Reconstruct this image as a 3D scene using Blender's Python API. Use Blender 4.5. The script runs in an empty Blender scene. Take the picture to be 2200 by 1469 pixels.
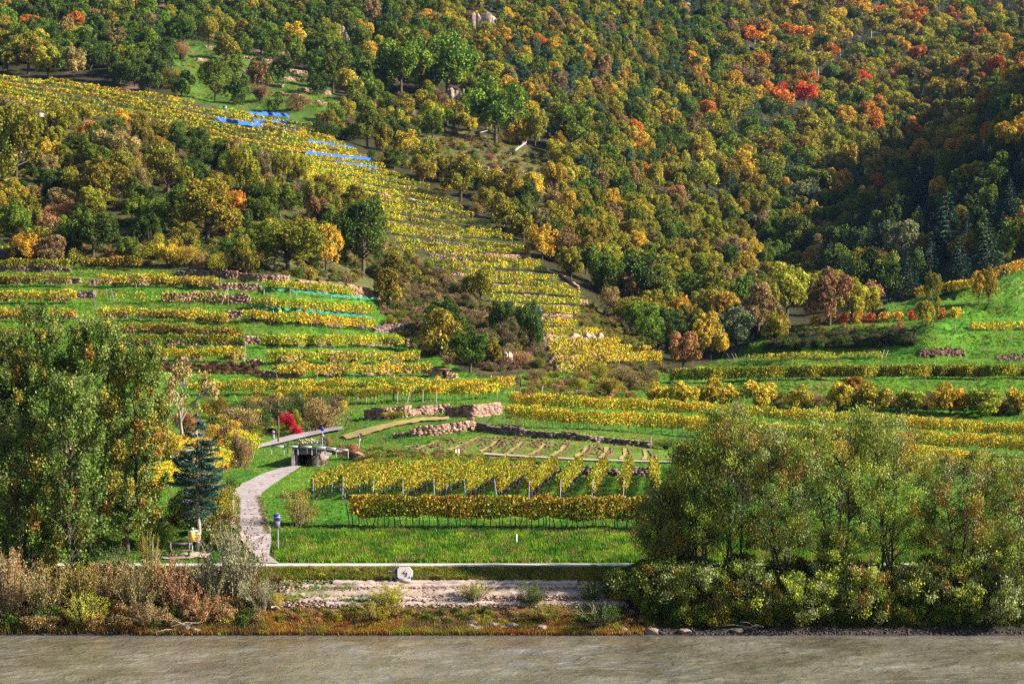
import bpy, math, random
import numpy as np
from mathutils import Vector

# ------------------------------------------------------------------ camera, light, exposure
SC = bpy.context.scene
COL = SC.collection
F, CU, VH, CH = 5200.0, 1100.0, 1020.0, 10.0      # focal length and horizon in photograph pixels, camera height in metres
cam = bpy.data.cameras.new('camera')
cam.sensor_width = 36.0
cam.lens = 36.0 * F / 2200.0
cam.shift_y = (VH - 734.5) / 2200.0
cam.clip_start, cam.clip_end = 1.0, 8000.0
cam_o = bpy.data.objects.new('camera', cam)
cam_o.location = (0, 0, CH)
cam_o.rotation_euler = (math.radians(90), 0, 0)
COL.objects.link(cam_o)
SC.camera = cam_o

SUN_EL, SUN_AZ = math.radians(30), math.radians(98)     # azimuth from +Y towards +X
sdir = Vector((math.sin(SUN_AZ) * math.cos(SUN_EL), math.cos(SUN_AZ) * math.cos(SUN_EL), math.sin(SUN_EL)))
w = bpy.data.worlds.new('World'); SC.world = w; w.use_nodes = True
wn = w.node_tree
bg = wn.nodes['Background']
sky = wn.nodes.new('ShaderNodeTexSky'); sky.sky_type = 'NISHITA'; sky.sun_disc = False
sky.sun_elevation = SUN_EL; sky.sun_rotation = SUN_AZ
wn.links.new(sky.outputs[0], bg.inputs[0]); bg.inputs[1].default_value = 0.05
sl = bpy.data.lights.new('sun', 'SUN'); sl.energy = 5.0; sl.angle = math.radians(0.5); sl.color = (1.0, 0.91, 0.76)
so = bpy.data.objects.new('sun', sl); so.rotation_euler = sdir.to_track_quat('Z', 'Y').to_euler(); so.location = (300, -50, 400)
COL.objects.link(so)
SC.view_settings.view_transform = 'Standard'; SC.view_settings.look = 'None'
SC.view_settings.exposure = 1.6; SC.view_settings.gamma = 1.0
SC.view_settings.use_curve_mapping = False
try:
    SC.cycles.max_bounces = 6; SC.cycles.diffuse_bounces = 1; SC.cycles.glossy_bounces = 2
    SC.cycles.transmission_bounces = 3; SC.cycles.volume_bounces = 0; SC.cycles.use_denoising = False
    SC.cycles.caustics_reflective = False; SC.cycles.caustics_refractive = False
except Exception:
    pass

R = np.random.default_rng(7)
HAZE = .00002

# ------------------------------------------------------------------ helpers
def smooth(a, b, x):
    t = np.clip((x - a) / (b - a), 0, 1); return t * t * (3 - 2 * t)

_LAT = np.random.default_rng(99).random((256, 256))
def vnoise(x, y, seed=0):
    x = np.asarray(x, float) + seed * 17.37; y = np.asarray(y, float) + seed * 9.71
    xi = np.floor(x).astype(int); yi = np.floor(y).astype(int)
    fx = x - xi; fy = y - yi; fx = fx * fx * (3 - 2 * fx); fy = fy * fy * (3 - 2 * fy)
    g = lambda a, b: _LAT[a % 256, b % 256]
    return (g(xi, yi) * (1 - fx) + g(xi + 1, yi) * fx) * (1 - fy) + (g(xi, yi + 1) * (1 - fx) + g(xi + 1, yi + 1) * fx) * fy
def fbm(x, y, seed=0, o=4):
    s = 0; a = .5; t = 0
    for k in range(o):
        s = s + a * vnoise(np.asarray(x) * 2 ** k, np.asarray(y) * 2 ** k, seed + k); t += a; a *= .5
    return s / t
def inside(poly, u, v):
    u = np.asarray(u, float); v = np.asarray(v, float)
    r = np.zeros(np.broadcast(u, v).shape, bool); n = len(poly)
    for i in range(n):
        x1, y1 = poly[i]; x2, y2 = poly[(i + 1) % n]
        if y1 == y2: continue
        c = ((y1 > v) != (y2 > v)) & (u < (x2 - x1) * (v - y1) / (y2 - y1) + x1)
        r ^= c
    return r
def nrm(a):
    return a / np.maximum(np.linalg.norm(a, axis=-1, keepdims=True), 1e-9)

# ------------------------------------------------------------------ materials
def new_mat(name):
    m = bpy.data.materials.new(name); m.use_nodes = True
    nt = m.node_tree; nt.nodes.clear()
    out = nt.nodes.new('ShaderNodeOutputMaterial')
    return m, nt, out
def N(nt, t, **kw):
    n = nt.nodes.new(t)
    for k, v in kw.items():
        if k.startswith('i_'):
            n.inputs[int(k[2:]) if k[2:].isdigit() else k[2:]].default_value = v
        else: setattr(n, k, v)
    return n
def simple(name, col, rough=.8, metal=0.0, var=.35, scale=3.0, bump=.3, spec=.3, stretch=None):
    m, nt, out = new_mat(name); L = nt.links.new
    p = N(nt, 'ShaderNodeBsdfPrincipled'); p.inputs['Roughness'].default_value = rough; p.inputs['Metallic'].default_value = metal
    p.inputs['Specular IOR Level'].default_value = spec
    tc = N(nt, 'ShaderNodeTexCoord'); mp = N(nt, 'ShaderNodeMapping')
    if stretch: mp.inputs['Scale'].default_value = stretch
    L(tc.outputs['Object'], mp.inputs[0])
    n1 = N(nt, 'ShaderNodeTexNoise'); n1.inputs['Scale'].default_value = scale; n1.inputs['Detail'].default_value = 6
    n1.inputs['Roughness'].default_value = .65
    L(mp.outputs[0], n1.inputs['Vector'])
    rp = N(nt, 'ShaderNodeValToRGB'); e = rp.color_ramp.elements
    e[0].position = .3; e[1].position = .7
    e[0].color = tuple(c * (1 - var) for c in col) + (1,); e[1].color = tuple(min(1, c * (1 + var)) for c in col) + (1,)
    L(n1.outputs[0], rp.inputs[0]); L(rp.outputs[0], p.inputs['Base Color'])
    if bump:
        b = N(nt, 'ShaderNodeBump'); b.inputs['Strength'].default_value = bump; b.inputs['Distance'].default_value = .05
        L(n1.outputs[0], b.inputs['Height']); L(b.outputs[0], p.inputs['Normal'])
    L(p.outputs[0], out.inputs[0])
    return m
def leaf_mat(name, rough=.6, trans=.16, spec=.15):
    m, nt, out = new_mat(name); L = nt.links.new
    a = N(nt, 'ShaderNodeAttribute', attribute_type='INSTANCER', attribute_name='tint')
    c = N(nt, 'ShaderNodeAttribute', attribute_type='GEOMETRY', attribute_name='lc')
    mx = N(nt, 'ShaderNodeMix', data_type='RGBA', blend_type='MULTIPLY'); mx.inputs[0].default_value = 1
    L(a.outputs['Color'], mx.inputs[6]); L(c.outputs['Color'], mx.inputs[7])
    p = N(nt, 'ShaderNodeBsdfPrincipled'); p.inputs['Roughness'].default_value = rough; p.inputs['Specular IOR Level'].default_value = spec
    t = N(nt, 'ShaderNodeBsdfTranslucent'); ms = N(nt, 'ShaderNodeMixShader'); ms.inputs[0].default_value = trans
    L(mx.outputs[2], p.inputs['Base Color']); L(mx.outputs[2], t.inputs[0])
    L(p.outputs[0], ms.inputs[1]); L(t.outputs[0], ms.inputs[2]); L(ms.outputs[0], out.inputs[0])
    return m
M = {}
M['leaf'] = leaf_mat('foliage'); M['gloss_leaf'] = leaf_mat('glossy_foliage', .5, .2, .22)
M['bark'] = simple('bark', (.075, .055, .04), .9, var=.5, scale=6)
M['pale_bark'] = simple('pale_bark', (.30, .25, .20), .9, var=.4, scale=5)
M['stone'] = simple('dry_stone', (.37, .27, .225), .9, var=.6, scale=.9, bump=.5)
M['dark_stone'] = simple('weathered_stone', (.17, .13, .12), .9, var=.6, scale=1.2, bump=.5)
M['slab'] = simple('bleached_slab', (.36, .285, .25), .9, var=.35, scale=1.5, bump=.7, stretch=(.4, 1, 3))
M['sand'] = simple('sand', (.34, .265, .22), .95, var=.3, scale=1.3, bump=.6)
M['path'] = simple('pale_asphalt', (.46, .41, .39), .9, var=.16, scale=.9, bump=.2)
M['lane'] = simple('worn_lane', (.29, .245, .25), .9, var=.3, scale=.8, bump=.3)
M['track'] = simple('dry_track', (.29, .22, .07), .95, var=.35, scale=.7, bump=.5)
M['soil'] = simple('red_soil', (.15, .075, .045), .95, var=.45, scale=1.5, bump=.8)
M['wood'] = simple('grey_wood', (.21, .17, .145), .85, var=.4, scale=4)
M['dark_wood'] = simple('dark_wood', (.07, .045, .035), .85, var=.4, scale=4)
M['bench_wood'] = simple('bench_wood', (.10, .075, .08), .8, var=.4, scale=5)
M['log'] = simple('log_wood', (.34, .21, .11), .85, var=.45, scale=5)
M['plank'] = simple('pale_plank', (.62, .50, .27), .8, var=.25, scale=2)
M['steel'] = simple('galvanised_steel', (.30, .33, .37), .5, .5, var=.12, scale=2, bump=0)
M['grey_steel'] = simple('painted_steel', (.28, .31, .35), .6, .2, var=.2, scale=4, bump=0)
M['green_steel'] = simple('green_railing', (.05, .10, .09), .6, .2, var=.2, scale=4, bump=0)
M['concrete'] = simple('stained_concrete', (.17, .14, .15), .9, var=.5, scale=1.1, bump=.4)
M['black'] = simple('dark_interior', (.02, .02, .022), .9, var=.3, bump=0)
M['white'] = simple('white_paint', (.80, .80, .78), .6, var=.04, bump=0)
M['blue'] = simple('blue_sign_face', (.008, .03, .42), .5, var=.05, bump=0)
M['sky_blue'] = simple('pale_blue_face', (.16, .26, .55), .5, var=.08, bump=0)
M['red'] = simple('red_paint', (.55, .02, .02), .5, var=.08, bump=0)
M['grey'] = simple('grey_plate', (.13, .13, .15), .6, var=.15, bump=0)
M['yellow'] = simple('yellow_poster', (.80, .55, .10), .6, var=.15, scale=1.2, bump=0)
M['orange'] = simple('orange_print', (.75, .22, .03), .6, var=.2, bump=0)
M['net'] = simple('blue_net', (.02, .105, .55), .6, var=.35, scale=1.3, bump=.6)
M['dark_net'] = simple('dark_blue_net', (.01, .03, .42), .6, var=.4, scale=1.3, bump=.6)
M['teal'] = simple('teal_net', (.01, .20, .13), .7, var=.4, scale=1.3, bump=.6)
M['roof'] = simple('weathered_roof', (.28, .24, .24), .8, var=.3)
M['brick_red'] = simple('red_lintel', (.30, .05, .035), .8, var=.3)
M['orange_wood'] = simple('orange_boards', (.30, .11, .035), .8, var=.3)

# ------------------------------------------------------------------ mesh building
def make_mesh(name, V, Q=None, T=None, mats=(), lc=None, midx=None, smooth_=False):
    me = bpy.data.meshes.new(name)
    V = np.asarray(V, np.float32).reshape(-1, 3)
    Q = np.zeros((0, 4), np.int32) if Q is None else np.asarray(Q, np.int32).reshape(-1, 4)
    T = np.zeros((0, 3), np.int32) if T is None else np.asarray(T, np.int32).reshape(-1, 3)
    me.vertices.add(len(V)); me.vertices.foreach_set('co', V.ravel())
    nl = Q.size + T.size; nf = len(Q) + len(T)
    me.loops.add(nl); me.polygons.add(nf)
    me.loops.foreach_set('vertex_index', np.concatenate([Q.ravel(), T.ravel()]))
    st = np.concatenate([np.arange(len(Q)) * 4, Q.size + np.arange(len(T)) * 3]).astype(np.int32)
    me.polygons.foreach_set('loop_start', st)
    for m in mats: me.materials.append(m)
    if midx is not None: me.polygons.foreach_set('material_index', np.asarray(midx, np.int32))
    if smooth_: me.polygons.foreach_set('use_smooth', np.ones(nf, bool))
    if lc is not None:
        at = me.attributes.new('lc', 'FLOAT_COLOR', 'POINT')
        c = np.ones((len(V), 4), np.float32); c[:, :3] = lc; at.data.foreach_set('color', c.ravel())
    me.update(calc_edges=True)
    return me
class MB:
    """collects pieces of one mesh"""
    def __init__(s): s.v = []; s.q = []; s.t = []; s.n = 0
    def add(s, V, Q=None, T=None):
        V = np.asarray(V, float).reshape(-1, 3)
        if Q is not None and len(Q): s.q.append(np.asarray(Q, int).reshape(-1, 4) + s.n)
        if T is not None and len(T): s.t.append(np.asarray(T, int).reshape(-1, 3) + s.n)
        s.v.append(V); s.n += len(V); return s
    def arrays(s):
        return (np.concatenate(s.v) if s.v else np.zeros((0, 3)), np.concatenate(s.q) if s.q else None, np.concatenate(s.t) if s.t else None)
    def box(s, c, d, rz=0.0, rx=0.0, ry=0.0):
        hx, hy, hz = d[0] / 2, d[1] / 2, d[2] / 2
        P_ = np.array([(x, y, z) for x in (-hx, hx) for y in (-hy, hy) for z in (-hz, hz)], float)
        return s.add(rot(P_, rx, ry, rz) + np.array(c), BOXQ)
    def tube(s, pts, rad, sides=5, cap=True):
        pts = np.asarray(pts, float); n = len(pts)
        rad = np.broadcast_to(np.asarray(rad, float), (n,))
        d = nrm(np.gradient(pts, axis=0))
        ref = np.where(np.abs(d[:, 2:3]) > .9, np.array([[1., 0, 0]]), np.array([[0., 0, 1]]))
        a = nrm(np.cross(d, ref)); b = np.cross(d, a)
        th = np.arange(sides) / sides * 2 * np.pi
        V = pts[:, None] + rad[:, None, None] * (np.cos(th)[None, :, None] * a[:, None] + np.sin(th)[None, :, None] * b[:, None])
        i = np.arange(n - 1)[:, None] * sides; j = np.arange(sides)[None]; k = (j + 1) % sides
        Q = np.stack([i + j, i + k, i + sides + k, i + sides + j], -1).reshape(-1, 4)
        T = []
        if cap:
            for e in (0, (n - 1) * sides):
                for q in range(1, sides - 1): T.append((e, e + q, e + q + 1))
        return s.add(V.reshape(-1, 3), Q, T)
    def mesh(s, name, mats, lc=None, **k):
        V, Q, T = s.arrays(); return make_mesh(name, V, Q, T, mats, lc, **k)
BOXQ = [(0, 1, 3, 2), (4, 6, 7, 5), (0, 4, 5, 1), (2, 3, 7, 6), (0, 2, 6, 4), (1, 5, 7, 3)]
def rot(Pts, rx, ry, rz):
    for ax, a in ((0, rx), (1, ry), (2, rz)):
        if a:
            c, s_ = math.cos(a), math.sin(a); i, j = [(1, 2), (2, 0), (0, 1)][ax]
            p = Pts.copy(); p[:, i] = Pts[:, i] * c - Pts[:, j] * s_; p[:, j] = Pts[:, i] * s_ + Pts[:, j] * c; Pts = p
    return Pts
def rotm(e):
    return None
def obj(name, me, parent=None, loc=None, tint=None, kind=None, label=None, cat=None, group=None, scale=None, rz=0):
    o = bpy.data.objects.new(name, me); COL.objects.link(o)
    if parent is not None: o.parent = parent
    if loc is not None: o.location = [float(q) for q in loc]
    if scale is not None: o.scale = scale
    if rz: o.rotation_euler = (0, 0, rz)
    if tint is not None: o['tint'] = [float(q) for q in tint]
    if kind: o['kind'] = kind
    if label: o['label'] = label
    if cat: o['category'] = cat
    if group: o['group'] = group
    return o
def thing(name, label, cat, loc=(0, 0, 0), rz=0, group=None, scale=None):
    return obj(name, None, None, loc, None, None, label, cat, group, scale, rz)

def leaves(C, axis, L, W, rng, lc):
    """rhombic leaves: centres C, long-axis bias, sizes; returns V, Q, lc per vertex"""
    n = len(C)
    t = nrm(axis + 0.0)
    b = nrm(np.cross(t, rng.normal(size=(n, 3))))
    L = np.broadcast_to(L, (n,))[:, None] * rng.uniform(.7, 1.3, (n, 1)) * .5
    W_ = np.broadcast_to(W, (n,))[:, None] * rng.uniform(.7, 1.3, (n, 1)) * .5
    V = np.stack([C - t * L, C - b * W_ + t * L * .15, C + t * L, C + b * W_ + t * L * .15], 1).reshape(-1, 3)
    Q = np.arange(n * 4).reshape(-1, 4)
    return V, Q, np.repeat(lc, 4, axis=0)

# ------------------------------------------------------------------ terrain
def vz(v, Y): return CH - (v - VH) * Y / F
near = [(40, None, -3), (148.3, None, -1.0), (150.5, 1366), (153.6, 1306), (157.3, 1219.5), (161.7, 1210), (168, 1143), (178, 1078)]
cols = {
 0: [(196, 1050), (215, 1030), (235, 1005), (265, 960), (290, 915), (322, 870), (340, 795), (365, 690), (395, 565), (420, 480), (450, 400), (540, 250), (680, 165), (850, 0), (1200, -250), (1700, -320), (2600, -250)],
 300: [(196, 1050), (215, 1030), (235, 1005), (265, 960), (290, 915), (322, 870), (340, 795), (365, 690), (395, 572), (420, 490), (450, 410), (530, 290), (660, 190), (850, 20), (1200, -240), (1700, -320), (2600, -250)],
 600: [(196, 1055), (215, 1035), (232, 1012), (262, 968), (285, 938), (322, 872), (340, 800), (365, 700), (392, 590), (440, 470), (490, 385), (560, 320), (640, 262), (830, 70), (1100, -150), (1700, -300), (2600, -250)],
 900: [(200, 1048), (225, 1025), (230, 1003), (258, 952), (266, 925), (310, 875), (340, 825), (378, 745), (450, 590), (480, 540), (530, 470), (580, 405), (700, 250), (900, 20), (1150, -180), (1700, -320), (2600, -250)],
 1200: [(203, 1045), (229, 1024), (231.5, 999), (262, 940), (264.5, 924), (300, 888), (335, 845), (365, 800), (420, 700), (475, 600), (540, 500), (620, 400), (800, 200), (950, 0), (1300, -220), (1800, -350), (2600, -250)],
 1450: [(203, 1046), (229, 1025), (231.5, 1000), (262, 962), (264.5, 946), (300, 905), (335, 845), (360, 812), (440, 745), (520, 650), (620, 535), (740, 400), (930, 200), (1100, 0), (1400, -180), (1800, -320), (2600, -250)],
 1700: [(203, 1046), (229, 1025), (231.5, 1004), (262, 968), (264.5, 957), (302, 915), (335, 850), (358, 812), (385, 765), (415, 697), (520, 700), (640, 625), (820, 400), (1030, 200), (1250, 0), (1700, -170), (2600, -250)],
 1950: [(203, 1048), (229, 1028), (231.5, 1012), (262, 974), (264.5, 965), (302, 930), (335, 845), (358, 810), (385, 745), (430, 655), (560, 650), (690, 430), (800, 430), (1000, 290), (1400, 0), (1800, -150), (2600, -250)],
 2200: [(203, 1050), (229, 1032), (231.5, 1018), (262, 982), (264.5, 973), (302, 942), (335, 850), (358, 808), (395, 712), (462, 569), (540, 560), (660, 310), (800, 240), (1000, 140), (1450, 0), (1800, -120), (2600, -200)],
 2900: [(203, 1055), (229, 1038), (231.5, 1028), (262, 990), (264.5, 985), (302, 950), (335, 880), (358, 850), (400, 790), (470, 660), (560, 270), (680, -130), (820, -260), (1000, -160), (1500, -160), (1900, -200), (2600, -250)],  # this and next column: unseen hill, raised to throw shade on the valley
 3800: [(203, 1055), (229, 1038), (231.5, 1028), (262, 990), (264.5, 985), (302, 950), (335, 890), (358, 860), (400, 790), (470, 640), (560, 330), (680, -170), (820, -260), (1000, -260), (1500, -260), (1900, -250), (2600, -250)],
}
cols[-1200] = cols[0]
cu = sorted(cols)
KY = []; KZ = []
for u in cu:
    ys = []; zs = []
    for e in near:
        ys.append(e[0]); zs.append(e[2] if e[1] is None else vz(e[1], e[0]))
    for (Y, v) in cols[u]: ys.append(Y); zs.append(vz(v, Y))
    KY.append(ys); KZ.append(zs)
KY = np.array(KY, float); KZ = np.array(KZ, float)
U0, U1, DU = -1200.0, 3800.0, 12.5
UG = np.arange(U0, U1 + .1, DU)
YG = np.concatenate([np.linspace(40, 146, 10), np.arange(148, 172, .7), np.arange(172, 225, 1.6), np.arange(225, 234, .8), np.arange(234, 262, 1.7), np.arange(262, 266, .8),
                     np.arange(266, 480, 2.4), 480 * 1.011 ** np.arange(1, 155)])
YG = YG[YG < 2500]
nu, ny = len(UG), len(YG)
Z = np.zeros((nu, ny))
for i, u in enumerate(UG):
    k = min(max(np.searchsorted(cu, u) - 1, 0), len(cu) - 2); t = (u - cu[k]) / (cu[k + 1] - cu[k])
    t = t * t * (3 - 2 * t) * .5 + t * .5
    Z[i] = np.interp(YG, KY[k] * (1 - t) + KY[k + 1] * t, KZ[k] * (1 - t) + KZ[k + 1] * t)
ker = np.exp(-.5 * (np.arange(-6, 7) / 2.5) ** 2); ker /= ker.sum()
Zp = np.pad(Z, ((6, 6), (0, 0)), mode='edge'); Z = sum(Zp[i:i + nu] * ker[i] for i in range(13))
XX = (UG[:, None] - CU) * YG[None] / F; YY = np.broadcast_to(YG[None], XX.shape)
amp = smooth(380, 620, YY)
Z += amp * (3.2 * (fbm(XX / 45, YY / 45, 3) - .5) * 2 + .8 * (fbm(XX / 9, YY / 9, 5) - .5) * 2)
# benches and banks of the terraces
def steps(lines, u_lo, u_hi, k):
    global Z
    Vn = VH - F * (Z - CH) / YY
    L = np.stack([np.interp(UG, l[0], l[1]) for l in lines], 1)        # columns x lines, from bottom (large v) to top
    for i, u in enumerate(UG):
        wgt = float(smooth(u_lo - 60, u_lo, u) * (1 - smooth(u_hi, u_hi + 60, u)))
        if wgt <= 0: continue
        for a in range(L.shape[1] - 1):
            vb, vt = L[i, a], L[i, a + 1]
            j = np.where((Vn[i] <= vb) & (Vn[i] > vt) & (YG > 290) & (YG < 480))[0]
            if len(j) < 3: continue
            t = (YG[j] - YG[j[0]]) / (YG[j[-1]] - YG[j[0]]); dz_ = Z[i, j[-1]] - Z[i, j[0]]
            s_ = np.interp(t, [0, .62, .86, 1], [0, .62 - .30, .86 + .05, 1])
            Z[i, j] += wgt * k * (s_ - t) * dz_
xa_ = [0, 300, 700, 1000]
steps([(xa_, q) for q in ([872, 870, 868, 858], [848, 848, 845, 840], [812, 812, 812, 806], [782, 781, 784, 784], [752, 750, 750, 748], [730, 725, 712, 712], [693, 690, 678, 680], [654, 652, 637, 645], [618, 618, 610, 625], [584, 584, 600, 600])], -400, 880, 1.0)
xb_ = [1400, 1700, 2000, 2300]
steps([(xb_, q) for q in ([850, 850, 850, 850], [820, 816, 815, 815], [797, 790, 780, 775], [775, 770, 756, 745], [740, 735, 722, 712], [700, 698, 690, 680], [690, 680, 655, 640], [680, 670, 630, 575])], 1520, 3000, 1.6)
for (ua, va_, ya_, ub, vb_, yb_, a_, w_) in ((1985, 752, 383, 2075, 700, 405, 2.6, 4.5),):
    A_ = np.array(((ua - CU) * ya_ / F, ya_)); B_ = np.array(((ub - CU) * yb_ / F, yb_)); d_ = B_ - A_; t_ = np.clip(((XX - A_[0]) * d_[0] + (YY - A_[1]) * d_[1]) / (d_ @ d_), 0, 1)
    Z += a_ * np.exp(-(((XX - A_[0] - t_ * d_[0]) ** 2 + (YY - A_[1] - t_ * d_[1]) ** 2) / w_ ** 2))
amp2 = (.10 + .25 * smooth(270, 340, YY)) * (1 - .9 * smooth(155.5, 157, YY) * (1 - smooth(162, 163.5, YY))) * (YY > 151)
Z += amp2 * (fbm(XX / 1.8, YY / 1.8, 8) - .5) * 2 + .35 * smooth(163, 164.5, YY) * (1 - smooth(169, 172, YY)) * (fbm(XX / 2.5, YY / 1.6, 18) - .5)
VV = VH - F * (Z - CH) / YY
um = (UG > 632) & (UG < 690)
js = (YG > 236) & (YG < 264)
z0 = Z[np.argmin(np.abs(UG - 660)), np.argmin(np.abs(YG - 238))]
for i in np.where(um)[0]:
    Z[i, js] = np.minimum(Z[i, js], z0)
VVs = VV.copy()                                  # rows before the underpass is cut out, used for placing
def ground(x, Y):
    x = np.asarray(x, float); Y = np.asarray(Y, float)
    fu = np.clip((CU + F * x / Y - U0) / DU, 0, nu - 1.001); i = fu.astype(int); a = fu - i
    j = np.clip(np.searchsorted(YG, Y) - 1, 0, ny - 2); b = (Y - YG[j]) / (YG[j + 1] - YG[j])
    return (Z[i, j] * (1 - a) + Z[i + 1, j] * a) * (1 - b) + (Z[i, j + 1] * (1 - a) + Z[i + 1, j + 1] * a) * b
J0 = int(np.searchsorted(YG, 150))
def PY(us, vs):
    """distance at which the line of sight through a photograph pixel meets the ground"""
    us = np.atleast_1d(np.asarray(us, float)); vs = np.atleast_1d(np.asarray(vs, float)); out = np.zeros(len(us))
    for s in range(0, len(us), 4000):
        u = us[s:s + 4000]; v = vs[s:s + 4000]
        fu = np.clip((u - U0) / DU, 0, nu - 1.001); i = fu.astype(int); a = (fu - i)[:, None]
        pr = (VVs[i] * (1 - a) + VVs[i + 1] * a)[:, J0:]
        hit = pr <= v[:, None]
        j = np.where(hit.any(1), hit.argmax(1), pr.shape[1] - 1); j = np.maximum(j, 1)
        r = np.arange(len(u)); v1 = pr[r, j]; v0 = pr[r, j - 1]
        t = np.clip((v0 - v) / np.maximum(v0 - v1, 1e-6), 0, 1)
        y0 = YG[J0:][j - 1]; y1 = YG[J0:][j]
        out[s:s + 4000] = y0 + (y1 - y0) * t
    return out
def Pm(us, vs, dz=0.0):
    us = np.atleast_1d(np.asarray(us, float)); vs = np.atleast_1d(np.asarray(vs, float))
    Y = PY(us, vs); x = (us - CU) * Y / F
    return np.stack([x, Y, ground(x, Y) + dz], 1)
def P(u, v, dz=0.0): return Pm([u], [v], dz)[0]
def S(u, v, Y): return np.array([(u - CU) * Y / F, Y, vz(v, Y)])
def ppm(Y): return F / Y

# image-space regions used for what grows where
VB = [(-60, 150), (120, 172), (300, 192), (480, 235), (640, 250), (800, 345), (950, 415), (1110, 515), (1250, 635), (1330, 700), (1420, 765), (1160, 790), (1150, 690), (1060, 660), (960, 590), (860, 545), (800, 470), (660, 405), (560, 370), (480, 332), (330, 292), (180, 262), (-60, 238)]
LT = [(-1300, 555), (160, 568), (480, 592), (640, 602), (820, 625), (820, 690), (880, 722), (985, 795), (1110, 832), (1110, 1500), (-1300, 1500)]
UT = [(340, 85), (470, 95), (640, 150), (745, 225), (740, 262), (650, 262), (480, 238), (380, 200)]
MD = [(880, 300), (1010, 285), (1100, 300), (1210, 372), (1170, 425), (1020, 405), (880, 345)]
SR = [(815, 560), (960, 600), (1060, 675), (1150, 692), (1165, 792), (1060, 800), (880, 745), (815, 640)]
RT = [(1120, 800), (1480, 797), (1540, 776), (1660, 716), (1720, 698), (1900, 692), (1900, 655), (2080, 612), (2200, 566), (2300, 540), (3900, 540), (3900, 1500), (1100, 1500)]
DK = [(1740, 600), (1840, 520), (1930, 420), (2060, 355), (2240, 300), (3900, 300), (3900, 600), (1900, 700)]
FIELD = [(840, 968), (1010, 934), (1060, 934), (1400, 962), (1460, 975), (1460, 990), (1000, 976), (900, 972)]

def ground_colour():
    u = UG[:, None] + 0 * YG[None]; v = VV; Y = YY
    n1 = fbm(XX / 6, YY / 6, 11); n2 = fbm(XX / 1.6, YY / 1.6, 13); n3 = fbm(XX / 30, YY / 30, 15)
    uj = u + (n1 - .5) * 30; vj = v + (n2 - .5) * 10
    C = np.zeros(u.shape + (3,)); C[:] = (.034, .032, .012)  # floor under the trees coloured dark so gaps read as shade
    scree = smooth(.66, .74, fbm(XX / 16, YY / 22, 21)) * (Y > 500)
    C = C * (1 - scree[..., None]) + scree[..., None] * np.array((.24, .15, .125))
    scr = inside([(-1300, 240), (180, 262), (480, 332), (820, 500), (860, 640), (-1300, 600)], uj, vj)
    C[scr] = (.085, .085, .028)
    m = inside(SR, uj, vj); C[m] = (.11, .08, .04)
    g = (.06, .18, .012)
    m = inside(LT, uj, v) | inside(RT, uj, v); C[m] = g
    m = inside(VB, uj, vj); C[m] = (.055, .06, .02)  # vineyard ground coloured dark to stand for shade between the rows
    m = inside(UT, uj, vj); C[m] = (.06, .13, .018)
    m = inside(MD, uj, vj); C[m] = (.12, .115, .035)
    m = (Y < 172) & (Y > 161.5); C[m] = (.04, .135, .012)
    m = inside(FIELD, u, v); C[m] = (.12, .20, .022)
    bank = (Y < 157.4); C[bank] = (.075, .062, .028)
    m = (Y < 153) & (uj + (n2 - .5) * 300 < 1300); C[m] = (.13, .085, .035)
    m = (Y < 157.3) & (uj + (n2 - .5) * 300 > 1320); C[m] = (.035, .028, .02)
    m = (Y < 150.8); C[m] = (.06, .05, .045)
    k = np.clip(.62 + .75 * n1, .4, 1.6)[..., None] * np.clip(.6 + .8 * n2, .4, 1.6)[..., None]
    C = C * k
    dry = smooth(.52, .66, n3 * .5 + n1 * .5)[..., None] * (Y[..., None] < 480)
    C = C * (1 - .45 * dry) + .45 * dry * np.array((.13, .125, .03))
    return np.clip(C, 0, 1)
def ground_material():
    m, nt, out = new_mat('meadow_and_forest_floor'); L = nt.links.new
    a = N(nt, 'ShaderNodeAttribute', attribute_type='GEOMETRY', attribute_name='lc')
    tc = N(nt, 'ShaderNodeTexCoord')
    n1 = N(nt, 'ShaderNodeTexNoise'); n1.inputs['Scale'].default_value = 1.6; n1.inputs['Detail'].default_value = 8; n1.inputs['Roughness'].default_value = .75
    n2 = N(nt, 'ShaderNodeTexNoise'); n2.inputs['Scale'].default_value = .35; n2.inputs['Detail'].default_value = 5
    L(tc.outputs['Object'], n1.inputs['Vector']); L(tc.outputs['Object'], n2.inputs['Vector'])
    r1 = N(nt, 'ShaderNodeMapRange'); r1.inputs[1].default_value = .3; r1.inputs[2].default_value = .72; r1.inputs[3].default_value = .35; r1.inputs[4].default_value = 1.6
    L(n1.outputs[0], r1.inputs[0])
    hs = N(nt, 'ShaderNodeHueSaturation'); r2 = N(nt, 'ShaderNodeMapRange')
    r2.inputs[1].default_value = .3; r2.inputs[2].default_value = .7; r2.inputs[3].default_value = .47; r2.inputs[4].default_value = .52
    L(n2.outputs[0], r2.inputs[0]); L(r2.outputs[0], hs.inputs['Hue']); L(r1.outputs[0], hs.inputs['Value']); L(a.outputs['Color'], hs.inputs['Color'])
    p = N(nt, 'ShaderNodeBsdfPrincipled'); p.inputs['Roughness'].default_value = .9; p.inputs['Specular IOR Level'].default_value = .15
    L(hs.outputs[0], p.inputs['Base Color'])
    b = N(nt, 'ShaderNodeBump'); b.inputs['Strength'].default_value = 1.0; b.inputs['Distance'].default_value = .35
    L(n1.outputs[0], b.inputs['Height']); L(b.outputs[0], p.inputs['Normal']); L(p.outputs[0], out.inputs[0])
    return m
GM = ground_material()
gv = np.stack([XX, YY, Z], -1).reshape(-1, 3)
ii = np.arange(nu - 1)[:, None] * ny; jj = np.arange(ny - 1)[None]
gq = np.stack([ii + jj, ii + ny + jj, ii + ny + jj + 1, ii + jj + 1], -1).reshape(-1, 4)
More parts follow.
